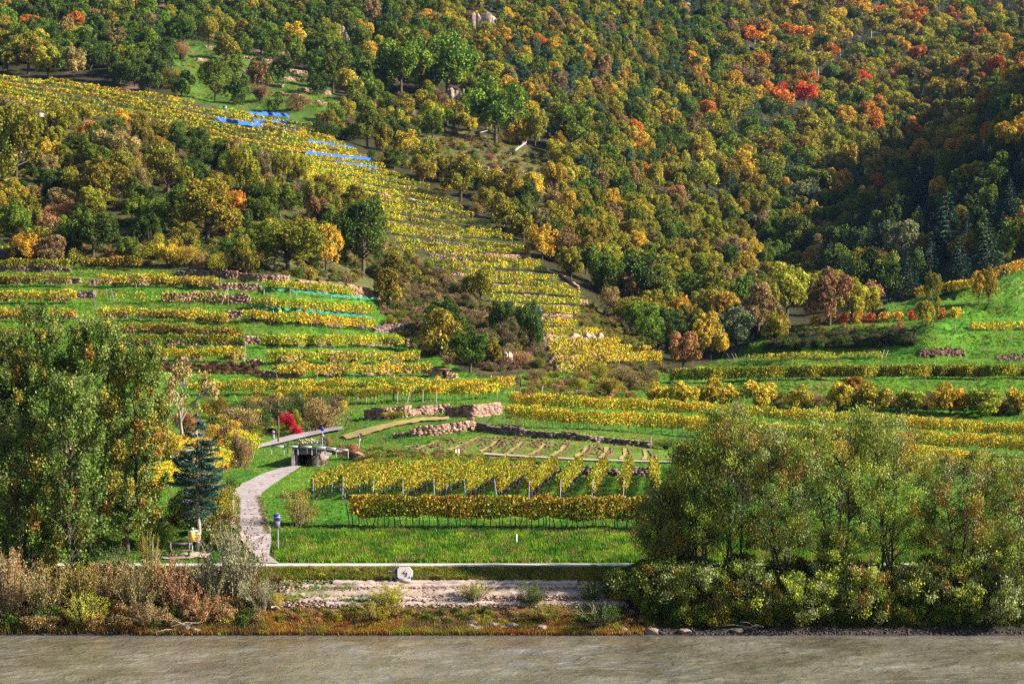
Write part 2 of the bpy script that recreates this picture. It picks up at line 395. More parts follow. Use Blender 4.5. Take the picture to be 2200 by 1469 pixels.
obj('ground', make_mesh('ground', gv, gq, None, [GM], ground_colour().reshape(-1, 3), smooth_=True), kind='structure')

# river
def water_mat():
    m, nt, out = new_mat('river_water'); L = nt.links.new
    tc = N(nt, 'ShaderNodeTexCoord')
    p = N(nt, 'ShaderNodeBsdfPrincipled'); p.inputs['Roughness'].default_value = .14; p.inputs['IOR'].default_value = 1.33
    mp = N(nt, 'ShaderNodeMapping'); mp.inputs['Scale'].default_value = (.70, .34, 1); L(tc.outputs['Object'], mp.inputs[0])
    a = N(nt, 'ShaderNodeTexNoise'); a.inputs['Scale'].default_value = 2.0; a.inputs['Detail'].default_value = 3; a.inputs['Roughness'].default_value = .6; a.inputs['Distortion'].default_value = .3
    L(mp.outputs[0], a.inputs['Vector'])
    mp2 = N(nt, 'ShaderNodeMapping'); mp2.inputs['Scale'].default_value = (.09, .05, 1); L(tc.outputs['Object'], mp2.inputs[0])
    c = N(nt, 'ShaderNodeTexNoise'); c.inputs['Scale'].default_value = 2.0; c.inputs['Detail'].default_value = 4
    L(mp2.outputs[0], c.inputs['Vector'])
    r = N(nt, 'ShaderNodeValToRGB'); e = r.color_ramp.elements
    e[0].position = .35; e[0].color = (.115, .10, .068, 1); e[1].position = .7; e[1].color = (.21, .195, .16, 1)
    L(c.outputs[0], r.inputs[0]); L(r.outputs[0], p.inputs['Base Color'])
    ad = N(nt, 'ShaderNodeMath', operation='ADD'); L(a.outputs[0], ad.inputs[0]); L(c.outputs[0], ad.inputs[1])
    b = N(nt, 'ShaderNodeBump'); b.inputs['Strength'].default_value = 1.0; b.inputs['Distance'].default_value = .17
    L(ad.outputs[0], b.inputs['Height']); L(b.outputs[0], p.inputs['Normal']); L(p.outputs[0], out.inputs[0])
    return m
xs = np.concatenate([np.linspace(-400, -48, 20), np.arange(-45, 45.1, .32), np.linspace(48, 500, 20)]); ys = np.concatenate([np.linspace(20, 100, 12), np.arange(101, 151.6, .32)])
gx, gy = np.meshgrid(xs, ys, indexing='ij'); cx_, cy_ = len(xs), len(ys)
wvz = .26 * (fbm(gx * .45 + 40, gy * .38 + 40, 51, 2) - .5) + .16 * (fbm(gx * 1.0 + 7, gy * .62 + 7, 57, 2) - .5)
wvz *= smooth(101, 106, gy) * smooth(-48, -44, gx) * (1 - smooth(44, 48, gx)) * (1 - .8 * smooth(146, 151, gy))
wv = np.stack([gx, gy, wvz], -1).reshape(-1, 3); i_ = np.arange(cx_ - 1)[:, None] * cy_; j_ = np.arange(cy_ - 1)[None]
obj('river', make_mesh('river', wv, np.stack([i_ + j_, i_ + cy_ + j_, i_ + cy_ + 1 + j_, i_ + j_ + 1], -1).reshape(-1, 4), None, [water_mat()], smooth_=True), kind='structure')

# ribbons: paths, lanes, tracks
def ribbon(name, left, right, mat, dz=.07, n=6, across=4, jag=0.0, **kw):
    l = np.array(left, float); r = np.array(right, float); k = len(l)
    t = np.linspace(0, k - 1, (k - 1) * n + 1)
    L_ = np.stack([np.interp(t, np.arange(k), l[:, q]) for q in (0, 1)], 1); R_ = np.stack([np.interp(t, np.arange(k), r[:, q]) for q in (0, 1)], 1)
    if jag:
        L_ = L_ + R.normal(size=L_.shape) * jag; R_ = R_ + R.normal(size=R_.shape) * jag
    rows = []
    for a in np.linspace(0, 1, across + 1):
        q = L_ * (1 - a) + R_ * a; rows.append(Pm(q[:, 0], q[:, 1], dz))
    V = np.stack(rows, 1); m = across + 1
    i = np.arange(len(t) - 1)[:, None] * m; j = np.arange(across)[None]
    Q = np.stack([i + j, i + j + 1, i + m + j + 1, i + m + j], -1).reshape(-1, 4)
    return obj(name, make_mesh(name, V.reshape(-1, 3), Q, None, [mat], smooth_=True), kind=kw.pop('kind', 'structure'), **kw)
# towpath in world units, gently following the bank
def world_ribbon(name, pts, width, mat, dz=.07, edge=.0):
    pts = np.array(pts, float); V = []; m = 5
    d = nrm(np.gradient(pts, axis=0)); nn = np.stack([-d[:, 1], d[:, 0]], 1)
    for a in np.linspace(-.5, .5, m):
        q = pts + nn * a * width; V.append(np.stack([q[:, 0], q[:, 1], ground(q[:, 0], q[:, 1]) + dz], 1))
    V = np.stack(V, 1); i = np.arange(len(pts) - 1)[:, None] * m; j = np.arange(m - 1)[None]
    Q = np.stack([i + j, i + m + j, i + m + j + 1, i + j + 1], -1).reshape(-1, 4)
    return obj(name, make_mesh(name, V.reshape(-1, 3), Q, None, [mat], smooth_=True), kind='structure')
xs = np.arange(-45, 60, .6)
world_ribbon('towpath', np.stack([xs, 159.6 + 0 * xs], 1), 2.6, M['path'], .06)
ribbon('lane', [(560, 1211), (543, 1190), (521, 1160), (508, 1120), (500, 1090), (506, 1060), (524, 1040), (560, 1021), (600, 1008), (628, 1003)],
       [(600, 1213), (578, 1195), (583, 1165), (582, 1140), (572, 1110), (560, 1080), (562, 1062), (582, 1046), (612, 1026), (648, 1003)], M['lane'], .12, 8, 5)
ribbon('lane_verge', [(540, 1190), (516, 1160), (500, 1120), (496, 1090), (503, 1060), (521, 1039)], [(546, 1190), (526, 1160), (512, 1120), (503, 1090), (508, 1062), (526, 1042)], M['sand'], .14, 8, 2, jag=1.2)
ribbon('road_above_underpass', [(545, 963), (585, 950), (640, 934), (700, 924), (735, 920)], [(548, 968), (596, 957), (650, 944), (706, 931), (738, 925)], M['lane'], .25, 6, 4)
ribbon('road_beyond_bridge', [(695, 966), (720, 967), (748, 970)], [(700, 975), (722, 975), (750, 977)], M['path'], .25, 5, 2)
ribbon('farm_track', [(735, 938), (790, 922), (850, 907), (910, 900), (965, 898)], [(745, 947), (800, 933), (850, 917), (912, 907), (965, 903)], M['track'], .2, 8, 3, jag=.6)
ribbon('stony_track', [(742, 914), (748, 902), (744, 893), (738, 888)], [(748, 914), (753, 903), (749, 892), (742, 887)], M['soil'], .08, 5, 2, jag=.8)
ribbon('terrace_track', [(1040, 975), (1150, 982), (1280, 989), (1400, 992), (1480, 993)], [(1040, 979), (1150, 985), (1280, 992), (1400, 995), (1480, 996)], M['sand'], .15, 8, 2)

# ------------------------------------------------------------------ stone walls
def stones_mesh(path, h, rng, sw=.42, sh=.22, thick=.55, ragged=.25, mat='stone', lenx=1.0):
    """dry stone wall along world polyline path (n,3) at its foot; height h (scalar or array)"""
    path = np.asarray(path, float)
    seg = np.linalg.norm(np.diff(path[:, :2], axis=0), axis=1); s = np.concatenate([[0], np.cumsum(seg)]); Lt = s[-1]
    h = np.broadcast_to(h, (len(path),)) * 1.0
    mb = MB(); boxes = []
    z = -.25; row = 0; hm = h.max()
    while z < hm:
        hh = sh * rng.uniform(.75, 1.3); x = -rng.uniform(0, sw)
        while x < Lt:
            ww = sw * rng.uniform(.5, 1.6) * lenx; c = x + ww / 2; x += ww
            if c < 0 or c > Lt: continue
            hl = np.interp(c, s, h) * (1 - ragged * vnoise(c * .45, 3.1, int(hm * 9)))
            if z + hh * .6 > hl: continue
            boxes.append((c, z + hh / 2, ww * rng.uniform(.86, .99), hh * rng.uniform(.84, .98)))
        z += hh; row += 1
    if not boxes: boxes = [(Lt / 2, .2, .4, .3)]
    B = np.array(boxes); n = len(B)
    px = np.interp(B[:, 0], s, path[:, 0]); py = np.interp(B[:, 0], s, path[:, 1]); pz = np.interp(B[:, 0], s, path[:, 2])
    k = np.clip(np.searchsorted(s, B[:, 0]) - 1, 0, len(seg) - 1); d = nrm((path[k + 1] - path[k])[:, :2])
    nn = np.stack([-d[:, 1], d[:, 0]], 1); nn *= np.sign(nn[:, 1:2] + 1e-6)
    cx = np.array([(x, y, z_) for x in (-.5, .5) for y in (-.5, .5) for z_ in (-.5, .5)])
    jit = rng.normal(size=(n, 8, 3)) * .07
    loc = (cx[None] + jit) * np.stack([B[:, 2], np.full(n, thick), B[:, 3]], 1)[:, None]
    off = rng.uniform(-.09, .09, n)
    V = np.empty((n, 8, 3))
    V[..., 0] = px[:, None] + d[:, 0:1] * loc[..., 0] + nn[:, 0:1] * (loc[..., 1] + off[:, None] + thick * .3)
    V[..., 1] = py[:, None] + d[:, 1:2] * loc[..., 0] + nn[:, 1:2] * (loc[..., 1] + off[:, None] + thick * .3)
    V[..., 2] = pz[:, None] + B[:, 1:2] + loc[..., 2]
    Q = (np.array(BOXQ)[None] + np.arange(n)[:, None, None] * 8).reshape(-1, 4)
    mc = rng.uniform(.45, 1.35, (n, 1)) * np.stack([np.ones(n), rng.uniform(.86, 1.0, n), rng.uniform(.8, 1.05, n)], 1)
    return V.reshape(-1, 3), Q, np.repeat(mc, 8, 0)
def stone_mat(name, base):
    m, nt, out = new_mat(name); L = nt.links.new
    c = N(nt, 'ShaderNodeAttribute', attribute_type='GEOMETRY', attribute_name='lc')
    tc = N(nt, 'ShaderNodeTexCoord'); n1 = N(nt, 'ShaderNodeTexNoise'); n1.inputs['Scale'].default_value = 5; n1.inputs['Detail'].default_value = 6
    L(tc.outputs['Object'], n1.inputs['Vector'])
    r = N(nt, 'ShaderNodeValToRGB'); e = r.color_ramp.elements; e[0].position = .3; e[1].position = .7
    e[0].color = tuple(q * .6 for q in base) + (1,); e[1].color = tuple(min(1, q * 1.35) for q in base) + (1,)
    L(n1.outputs[0], r.inputs[0])
    mx = N(nt, 'ShaderNodeMix', data_type='RGBA', blend_type='MULTIPLY'); mx.inputs[0].default_value = 1
    L(r.outputs[0], mx.inputs[6]); L(c.outputs['Color'], mx.inputs[7])
    p = N(nt, 'ShaderNodeBsdfPrincipled'); p.inputs['Roughness'].default_value = .9; p.inputs['Specular IOR Level'].default_value = .2
    b = N(nt, 'ShaderNodeBump'); b.inputs['Strength'].default_value = .6; b.inputs['Distance'].default_value = .04
    L(n1.outputs[0], b.inputs['Height']); L(b.outputs[0], p.inputs['Normal'])
    L(mx.outputs[2], p.inputs['Base Color']); L(p.outputs[0], out.inputs[0]); return m
SM = {'stone': stone_mat('wall_stone', (.34, .215, .165)), 'dark_stone': stone_mat('dark_wall_stone', (.19, .14, .135)), 'slab': stone_mat('slab_stone', (.50, .41, .37)), 'rock': stone_mat('shore_rock', (.24, .23, .26))}
def stone_wall(pts, hpx, label, mat='stone', ragged=.3, end=False, sw=None):
    pts = np.array(pts, float)
    t = np.linspace(0, len(pts) - 1, max(6, int(abs(pts[-1, 0] - pts[0, 0]) / 10)))
    us = np.interp(t, np.arange(len(pts)), pts[:, 0]); vs = np.interp(t, np.arange(len(pts)), pts[:, 1])
    path = Pm(us, vs); Y = path[:, 1].mean()
    hp = np.interp(t, np.arange(len(pts)), np.broadcast_to(hpx, (len(pts),)).astype(float))
    h = hp * path[:, 1] / F * 1.08
    if end: path = np.vstack([path[0] + (-.6, 2.2, 0), path]); h = np.concatenate([[h[0]], h])
    s_ = sw or max(.38, 2.6 * Y / F * 1.6)
    V, Q, lc = stones_mesh(path, h, R, s_ * 1.25, s_ * .6, .7, ragged)
    o = path[len(path) // 2]
    root = thing('stone_wall', label, 'stone wall', o)
    obj('stone', make_mesh('stone', V - o, Q, None, [SM[mat]], lc), root, kind='stuff')
    core = MB()
    for a in range(len(path) - 1):
        p, q = path[a], path[a + 1]; c = (p + q) / 2; hh = min(h[a], h[a + 1]) * (1 - ragged) + .1
        core.box(c - o + (0, .42, hh / 2 - .2), (np.linalg.norm((q - p)[:2]) + .05, .35, hh), math.atan2(q[1] - p[1], q[0] - p[0]))
    obj('core', core.mesh('core', [M['dark_stone']]), root)
    return root
walls = [
 ([(-40, 583), (150, 584)], 13, 'stone terrace wall behind uppermost left vine row below blue net', 'dark_stone'),
 ([(150, 608), (172, 610)], 13, 'short stone wall end left of the grass ramp, third terrace from top', 'stone'),
 ([(192, 612), (330, 612), (455, 616)], 14, 'long low stone wall behind upper vine row right of grass ramp', 'stone'),
 ([(455, 622), (560, 624)], 17, 'pinkish stone wall under the scrub, right of the grey pole', 'stone'),
 ([(380, 592), (490, 596)], 14, 'overgrown stone wall below the dark round trees', 'dark_stone'),
 ([(486, 598), (620, 610)], 18, 'tall rough wall topping terraces, below large olive tree', 'stone'),
 ([(640, 608), (745, 622)], 10, 'low broken wall high on terraces between scrub and teal net', 'stone'),
 ([(745, 634), (815, 648)], 26, 'high curved stone wall at right end of the top terraces', 'stone'),
 ([(165, 640), (205, 640)], 16, 'dark curved wall corner beside grass ramp, above leaning posts', 'dark_stone'),
 ([(350, 648), (430, 648), (538, 654)], 22, 'light stone wall behind the sparse young vines', 'stone'),
 ([(490, 684), (520, 684)], 18, 'small wall block between two orange vine rows', 'stone'),
 ([(192, 712), (240, 712)], 22, 'pink stone wall end above the poplars, at left end of rust-coloured row', 'stone'),
 ([(520, 738), (562, 740)], 22, 'wall corner between rust vine row and golden vine row', 'stone'),
 ([(802, 714), (866, 716)], 20, 'stone wall stub right of orange row, below brown scrub', 'dark_stone'),
 ([(832, 742), (874, 744)], 18, 'wall end with stacked corner stones beside the dark trees', 'stone'),
 ([(530, 780), (560, 782)], 10, 'tiny stone heap wall between left and right golden rows', 'stone'),
 ([(560, 810), (600, 812), (640, 812)], 18, 'stone wall partly behind bright yellow row, right of reddish bank', 'stone'),
 ([(620, 760), (830, 764)], 8, 'low wall strip under golden row on the right terrace', 'stone'),
 ([(600, 792), (900, 794)], 8, 'low wall strip under second golden row above the hut', 'stone'),
 ([(793, 901), (830, 900), (880, 895)], 26, 'field wall with squared dark end beside the stony track', 'stone'),
 ([(882, 894), (965, 886)], 18, 'right half of ivy-hung field wall beneath wooden stakes', 'stone'),
 ([(968, 896), (1020, 897), (1076, 890)], 30, 'tall ruined wall smothered in ivy with purple-grey top', 'stone'),
 ([(881, 938), (940, 934), (1017, 923)], 24, 'bright pink stone wall bulging above the ploughed field', 'stone'),
 ([(838, 941), (879, 937)], 10, 'low tumbled stones continuing left of the bright pink wall', 'stone'),
 ([(1024, 925), (1120, 936), (1240, 946), (1395, 962)], 17, 'long dark retaining wall above the ploughed field', 'dark_stone'),
 ([(1080, 1017), (1200, 1020), (1300, 1022), (1400, 1024)], 21, 'dark retaining wall behind the far ends of the slanting vine rows', 'dark_stone'),
 ([(900, 1006), (990, 1010), (1080, 1017)], 15, 'overgrown left part of retaining wall behind slanting vines', 'dark_stone'),
 ([(757, 985), (772, 990)], 16, 'crumbling stone stub beside the yield sign', 'stone'),
 ([(1165, 733), (1230, 738), (1290, 744)], 18, 'stone wall below the small blue net on the slope foot', 'stone'),
 ([(1170, 752), (1240, 757)], 11, 'narrow stone wall, third up at the foot of steep vineyard', 'stone'),
 ([(1182, 779), (1280, 775), (1372, 776)], 16, 'long pale wall near the foot of the steep vineyard', 'stone'),
 ([(1195, 797), (1255, 796)], 13, 'lowest short wall at foot of steep vineyard', 'stone'),
 ([(1236, 650), (1262, 656)], 13, 'small pink wall at right edge of the steep vineyard', 'stone'),
 ([(1018, 594), (1054, 596)], 13, 'pinkish wall block set among rows of steep vineyard', 'stone'),
 ([(1070, 608), (1112, 616)], 10, 'broken wall just right of the pinkish block in steep vineyard', 'stone'),
 ([(876, 432), (905, 440)], 9, 'white bleached stones between upper vine rows', 'slab'),
 ([(948, 448), (975, 455)], 7, 'short wall bit at the upper right edge of steep vineyard', 'stone'),
 ([(215, 476), (285, 480)], 10, 'dark ruined wall in the scrub under the left trees', 'stone'),
 ([(250, 505), (290, 508)], 9, 'pink ruined wall with grass above, in left scrub', 'stone'),
 ([(250, 525), (290, 528)], 9, 'lowest ruined wall in the left scrub gap', 'stone'),
 ([(505, 510), (545, 515)], 10, 'ruined terrace wall between two large olive trees', 'stone'),
 ([(1020, 362), (1125, 372)], 8, 'thin old wall crossing the meadow below the fallen tree', 'stone'),
 ([(1130, 410), (1240, 445)], 8, 'old wall fragments under bushes right of the meadow', 'stone'),
 ([(1345, 505), (1385, 500)], 9, 'pale wall glimpsed among forest trees left of dark valley', 'stone'),
 ([(1200, 590), (1240, 620)], 6, 'low wall along right edge of the lower steep vineyard', 'stone'),
 ([(760, 395), (840, 425)], 6, 'thin stone strip between bright rows, upper slope', 'stone'),
 ([(890, 520), (1000, 545)], 6, 'reddish wall strip between steep rows, left of field path', 'stone'),
 ([(970, 545), (1110, 558)], 6, 'reddish wall strip under the rows ending at slope path', 'stone'),
]
for k, (a, b, c, d) in enumerate([(440, 105, 70, 8), (520, 128, 90, 9), (555, 140, 75, 10), (590, 152, 70, 9), (480, 150, 60, 7), (500, 178, 45, 10), (545, 182, 60, 9), (610, 172, 60, 9), (640, 195, 70, 8), (495, 196, 50, 9), (590, 205, 60, 9), (680, 222, 70, 6), (425, 132, 50, 8)]):
    walls.append(([(a, b), (a + c, b + c * .13)], d, '%s stone wall on the abandoned green terraces, %s' % (['low', 'broken', 'pinkish', 'short', 'ruined'][k % 5],
        ['at their top edge', 'second from the top', 'below the white board', 'right of the board', 'left of the round tree', 'below the left round tree', 'in their middle', 'under the white board bank', 'right of middle', 'lower left corner', 'above the blue nets', 'by the right margin', 'upper left corner'][k]), 'stone'))
for a in walls: stone_wall(*a, end=('squared' in a[2] or 'smothered' in a[2]))

# ------------------------------------------------------------------ vine rows
YEL = np.array([(.58, .41, .025), (.52, .42, .03), (.38, .41, .022), (.20, .28, .02), (.42, .19, .03)])
PAL = {'field': ([.06, .24, .40, .20, .10], .72), 'gold': ([.48, .27, .12, .05, .08], 1.0), 'lime': ([.12, .32, .42, .13, .01], .95), 'olive': ([.08, .24, .40, .24, .04], .62),
       'rust': ([.16, .18, .20, .10, .36], .62), 'orange': ([.2, .1, .02, .0, .68], 1.05), 'red': ([.1, .0, .0, .0, .9], 1.0), 'mixed': ([.06, .18, .34, .22, .20], .66)}
stem_mb = MB().tube([(0, 0, -.15), (.02, .01, .35), (-.02, 0, .75), (.03, 0, 1.02)], [.035, .028, .025, .02], 4)
STEM = stem_mb.mesh('vine_stem', [M['dark_wood']])
POST = MB().tube([(0, 0, -.3), (0, 0, 2.05)], [.045, .04], 5).mesh('post', [M['wood']])
STEELPOST = MB().tube([(0, 0, -.3), (0, 0, 2.0)], [.03, .03], 4).mesh('post', [M['steel']])
def vine_row(path, label, pal='gold', hgt=1.75, h0=.75, dens=1.0, stems='joined', postgap=6.0, group=None, gap=.25, width=.26, lean=0, posts='wood', hv=.25, sgap=1.1):
    """path: (n,3) world polyline on the ground"""
    path = np.asarray(path, float); o = path[len(path) // 2].copy()
    seg = np.linalg.norm(np.diff(path, axis=0), axis=1); s = np.concatenate([[0], np.cumsum(seg)]); Lt = s[-1]
    Y = path[:, 1].mean()
    px = 1.0 / (F / Y / 2.148)                        # metres per picture pixel
    ls = max(.145, px * 1.5)
    sd = int(R.integers(0, 500))
    area = ls * ls * .8 * .5
    n = int(Lt * (hgt - h0) * 2.6 * dens / area)
    n = min(n, int(Lt * 950))
    t = R.uniform(0, Lt, n * 2)
    keep = vnoise(t * .9, 0.5, sd) * .6 + vnoise(t * 2.3, .5, sd + 3) * .4 > gap * R.uniform(.3, 1.5, n * 2)
    t = t[keep][:n]; n = len(t)
    top = hgt * (1 - hv * .5 + hv * vnoise(t * 1.1, 7.5, sd) + .35 * hv * vnoise(t * 4, 2.5, sd))
    bot = h0 * (.75 + .5 * vnoise(t * 1.3, 4.5, sd))
    q = R.uniform(0, 1, n)
    z = bot + (top - bot) * q
    lat = R.normal(0, width, n) * (1 - .35 * np.abs(q - .5))
    k = np.clip(np.searchsorted(s, t) - 1, 0, len(seg) - 1); d = nrm((path[k + 1] - path[k])[:, :2]); nn = np.stack([-d[:, 1], d[:, 0]], 1)
    C = np.stack([np.interp(t, s, path[:, 0]) + nn[:, 0] * lat, np.interp(t, s, path[:, 1]) + nn[:, 1] * lat, np.interp(t, s, path[:, 2]) + z], 1)
    wts, br = PAL[pal]; wts = np.array(wts) / sum(wts)
    vine = vnoise(t * .8, 1.5, sd + 9)
    ci = R.choice(5, n, p=wts)
    lc = YEL[ci] * br * R.uniform(.6, 1.35, (n, 1)) * (.75 + .5 * vine[:, None])
    if pal == 'red': lc[:, 1] *= .55
    lc[:, 0] *= (.8 + .4 * vnoise(t * .5, 9.5, sd))
    V, Q, L_ = leaves(C, R.normal(size=(n, 3)) + (0, 0, -.4), ls * 1.1, ls * .95, R, lc)
    root = thing('vine_row', label, 'vine row', o, group=group)
    obj('foliage', make_mesh('foliage', V - o, Q, None, [M['leaf']], L_), root, tint=(1, 1, 1))
    if stems:
        ts = np.arange(.3, Lt, sgap); ts = ts + R.normal(0, .12, len(ts))
        X = np.stack([np.interp(ts, s, path[:, a]) for a in range(3)], 1)
        if stems == 'single':
            for p in X[:300]:
                c = obj('vine_stem', STEM, root, p - o); c.rotation_euler = (R.normal(0, .09), R.normal(0, .09), R.uniform(0, 6)); c.scale = (1.3, 1.3, R.uniform(.8, 1.1))
        else:
            mb = MB(); r = max(.03, px * .16)
            for p in X: mb.tube([p - o + (0, 0, -.1), p - o + (R.normal(0, .05), 0, .5), p - o + (R.normal(0, .1), 0, h0 + .25)], r, 3, False)
            obj('vine_stem', mb.mesh('vine_stem', [M['dark_wood']]), root, kind='stuff')
    if postgap:
        for i, q_ in enumerate(np.arange(0, Lt + .1, postgap)):
            p = np.array([np.interp(q_, s, path[:, a]) for a in range(3)])
            c = obj('post', POST if posts == 'wood' else STEELPOST, root, p - o)
            c.scale = (1.0, 1.0, hgt / 2.15 * R.uniform(.95, 1.08)); c.rotation_euler = (R.normal(0, .04), R.normal(0, .05), 0)
            if q_ == 0 and posts == 'wood': c.rotation_euler = (0, -.16, 0)
    return root
def srow(pts, label, pal='gold', **k):
    pts = np.array(pts, float); t = np.linspace(0, len(pts) - 1, max(5, int((pts[-1, 0] - pts[0, 0]) / 14)))
    return vine_row(Pm(np.interp(t, np.arange(len(pts)), pts[:, 0]), np.interp(t, np.arange(len(pts)), pts[:, 1])), label, pal, **k)

# front row beside the river meadow
srow([(752, 1134), (900, 1137), (1100, 1138), (1300, 1139), (1480, 1140)], 'front vine row standing on bare thin stems above grassy bank, rust-topped', 'rust', hgt=2.35, h0=.85, stems='single', dens=1.5, width=.42, gap=.02, hv=.12, postgap=7, sgap=.42)
# slanting rows
x0 = (1407 - CU) * 178 / F
ords = ['first', 'second', 'third', 'fourth', 'fifth', 'sixth', 'seventh', 'eighth', 'ninth', 'tenth', 'eleventh', 'twelfth', 'thirteenth', 'fourteenth', 'fifteenth', 'sixteenth', 'seventeenth', 'eighteenth', 'nineteenth', 'twentieth']
for k in range(-3, 12):
    xa = x0 - 2.32 * k; ya = 178.5; yb = 228.0 if k < 9 else 228 - (k - 8) * 3
    ys_ = np.linspace(ya, yb, 12); xs_ = xa + (ys_ - ya) * .0577
    if k >= 9: ys_ = np.linspace(ya + (k - 8) * 1.5, yb, 12)
    pth = np.stack([xs_, ys_, ground(xs_, ys_)], 1)
    lab = ('%s slanting vine row from the right willows, running away to the stone wall' % ords[k]) if k >= 0 else ('vine row hidden mostly by willows, %s behind them' % ['nearest', 'middle', 'farthest'][k + 3])
    vine_row(pth, lab, 'mixed' if k % 3 else 'field', hgt=1.8, h0=.8, stems='single' if 0 <= k < 9 else 'joined', dens=1.0, width=.17, gap=.06, sgap=.9, postgap=5, group='slanting vine rows in the lower field', posts='steel', hv=.2)
# left bank: rows behind the poplars and spruce
srow([(318, 1063), (360, 1050), (420, 1035), (480, 1012)], 'yellow vine row sloping behind the blue spruce', 'gold', hgt=2.1, width=.5)
srow([(330, 1010), (400, 992), (450, 985)], 'short yellow vine row between poplars and spruce', 'gold', hgt=2.1, width=.6)
srow([(500, 968), (545, 985)], 'short golden vine row beside the underpass lane', 'gold', hgt=2.2, width=.5)
T = [
 ([(-40, 552), (112, 556)], 'uppermost left vine row behind dark blue net', 'olive'),
 ([(-40, 583), (150, 584)], 'left vine row just below blue net, against dark wall', 'olive'),
 ([(180, 579), (305, 581)], 'thin vine row directly under dark left scrub trees', 'rust'),
 ([(-40, 617), (152, 618)], 'second left vine row below the net, rust and olive leaves', 'rust'),
 ([(211, 619), (330, 617), (470, 623)], 'upper vine row right of grass ramp, golden leaves before wall', 'gold'),
 ([(570, 628), (660, 632), (760, 643)], 'yellow-green vine row above teal net near high curved wall', 'lime'),
 ([(-40, 653), (165, 654)], 'third left vine row, golden, ending at grass ramp', 'gold'),
 ([(538, 668), (650, 674), (798, 682)], 'golden vine row between the two teal nets', 'lime'),
 ([(-40, 692), (165, 692)], 'fourth left vine row, level with top of poplars', 'gold'),
 ([(209, 690), (330, 690), (420, 694), (490, 701)], 'long orange vine row right of grass ramp, upper half', 'gold'),
 ([(520, 694), (640, 702), (802, 714)], 'orange vine row under the teal net', 'gold'),
 ([(-40, 735), (60, 737)], 'fifth left vine row half hidden by poplar top', 'olive'),
 ([(233, 725), (330, 722), (450, 729), (521, 732)], 'rust-coloured dense vine row above the second olive row', 'rust'),
 ([(556, 748), (680, 750), (866, 750)], 'lime vine row left of corner stones and dark trees', 'lime'),
 ([(250, 750), (380, 748), (525, 750)], 'low olive vine row squeezed between rust row and golden row', 'olive'),
 ([(-40, 790), (40, 790)], 'lower left vine row beside the poplar crown', 'rust'),
 ([(289, 781), (400, 779), (525, 780)], 'golden vine row on bare stems below olive row', 'gold'),
 ([(574, 784), (700, 784), (902, 784)], 'yellow-green vine row on the right terrace above hut level', 'lime'),
 ([(596, 815), (750, 812), (925, 808)], 'bright yellow vine row left of little stone hut', 'gold'),
 ([(405, 852), (560, 850), (800, 846), (1000, 845), (1105, 842)], 'longest bright yellow vine row below the stone hut', 'gold'),
 ([(590, 868), (760, 868), (900, 862), (1070, 858)], 'yellow vine row behind the wooden stakes, lowest of terraces', 'gold'),
]
for a in T:
    sp = {}
    if 'bare stems' in a[1] or 'stakes' in a[1]: sp = dict(h0=.9, hgt=2.1)
    sp.setdefault('hgt', 1.95)
    srow(*a, dens=1.0, gap=.12, width=.30, group='vine rows on the left terraces', hv=.35, **sp)
    pts_ = np.array(a[0], float); pts_[:, 1] -= 7
    if pts_[0, 1] < 830:
        ua_, ub_ = pts_[0, 0], pts_[-1, 0]
        for c0 in np.arange(ua_ + R.uniform(0, 30), ub_ - 40, R.uniform(70, 120)):
            c1 = min(ub_, c0 + R.uniform(40, 95)); stone_wall([(c0, float(np.interp(c0, pts_[:, 0], pts_[:, 1]))), (c1, float(np.interp(c1, pts_[:, 0], pts_[:, 1])))], float(R.uniform(15, 21)), 'dry stone terrace wall right behind the %s' % a[1], 'dark_stone' if R.random() < .6 else 'stone', .5)
# sparse young vines
srow([(204, 654), (340, 652), (490, 655)], 'sparse young vines with leaning posts before the light stone wall', 'lime', dens=.3, gap=.75, hgt=1.9, h0=.5, hv=.3, postgap=3.5)

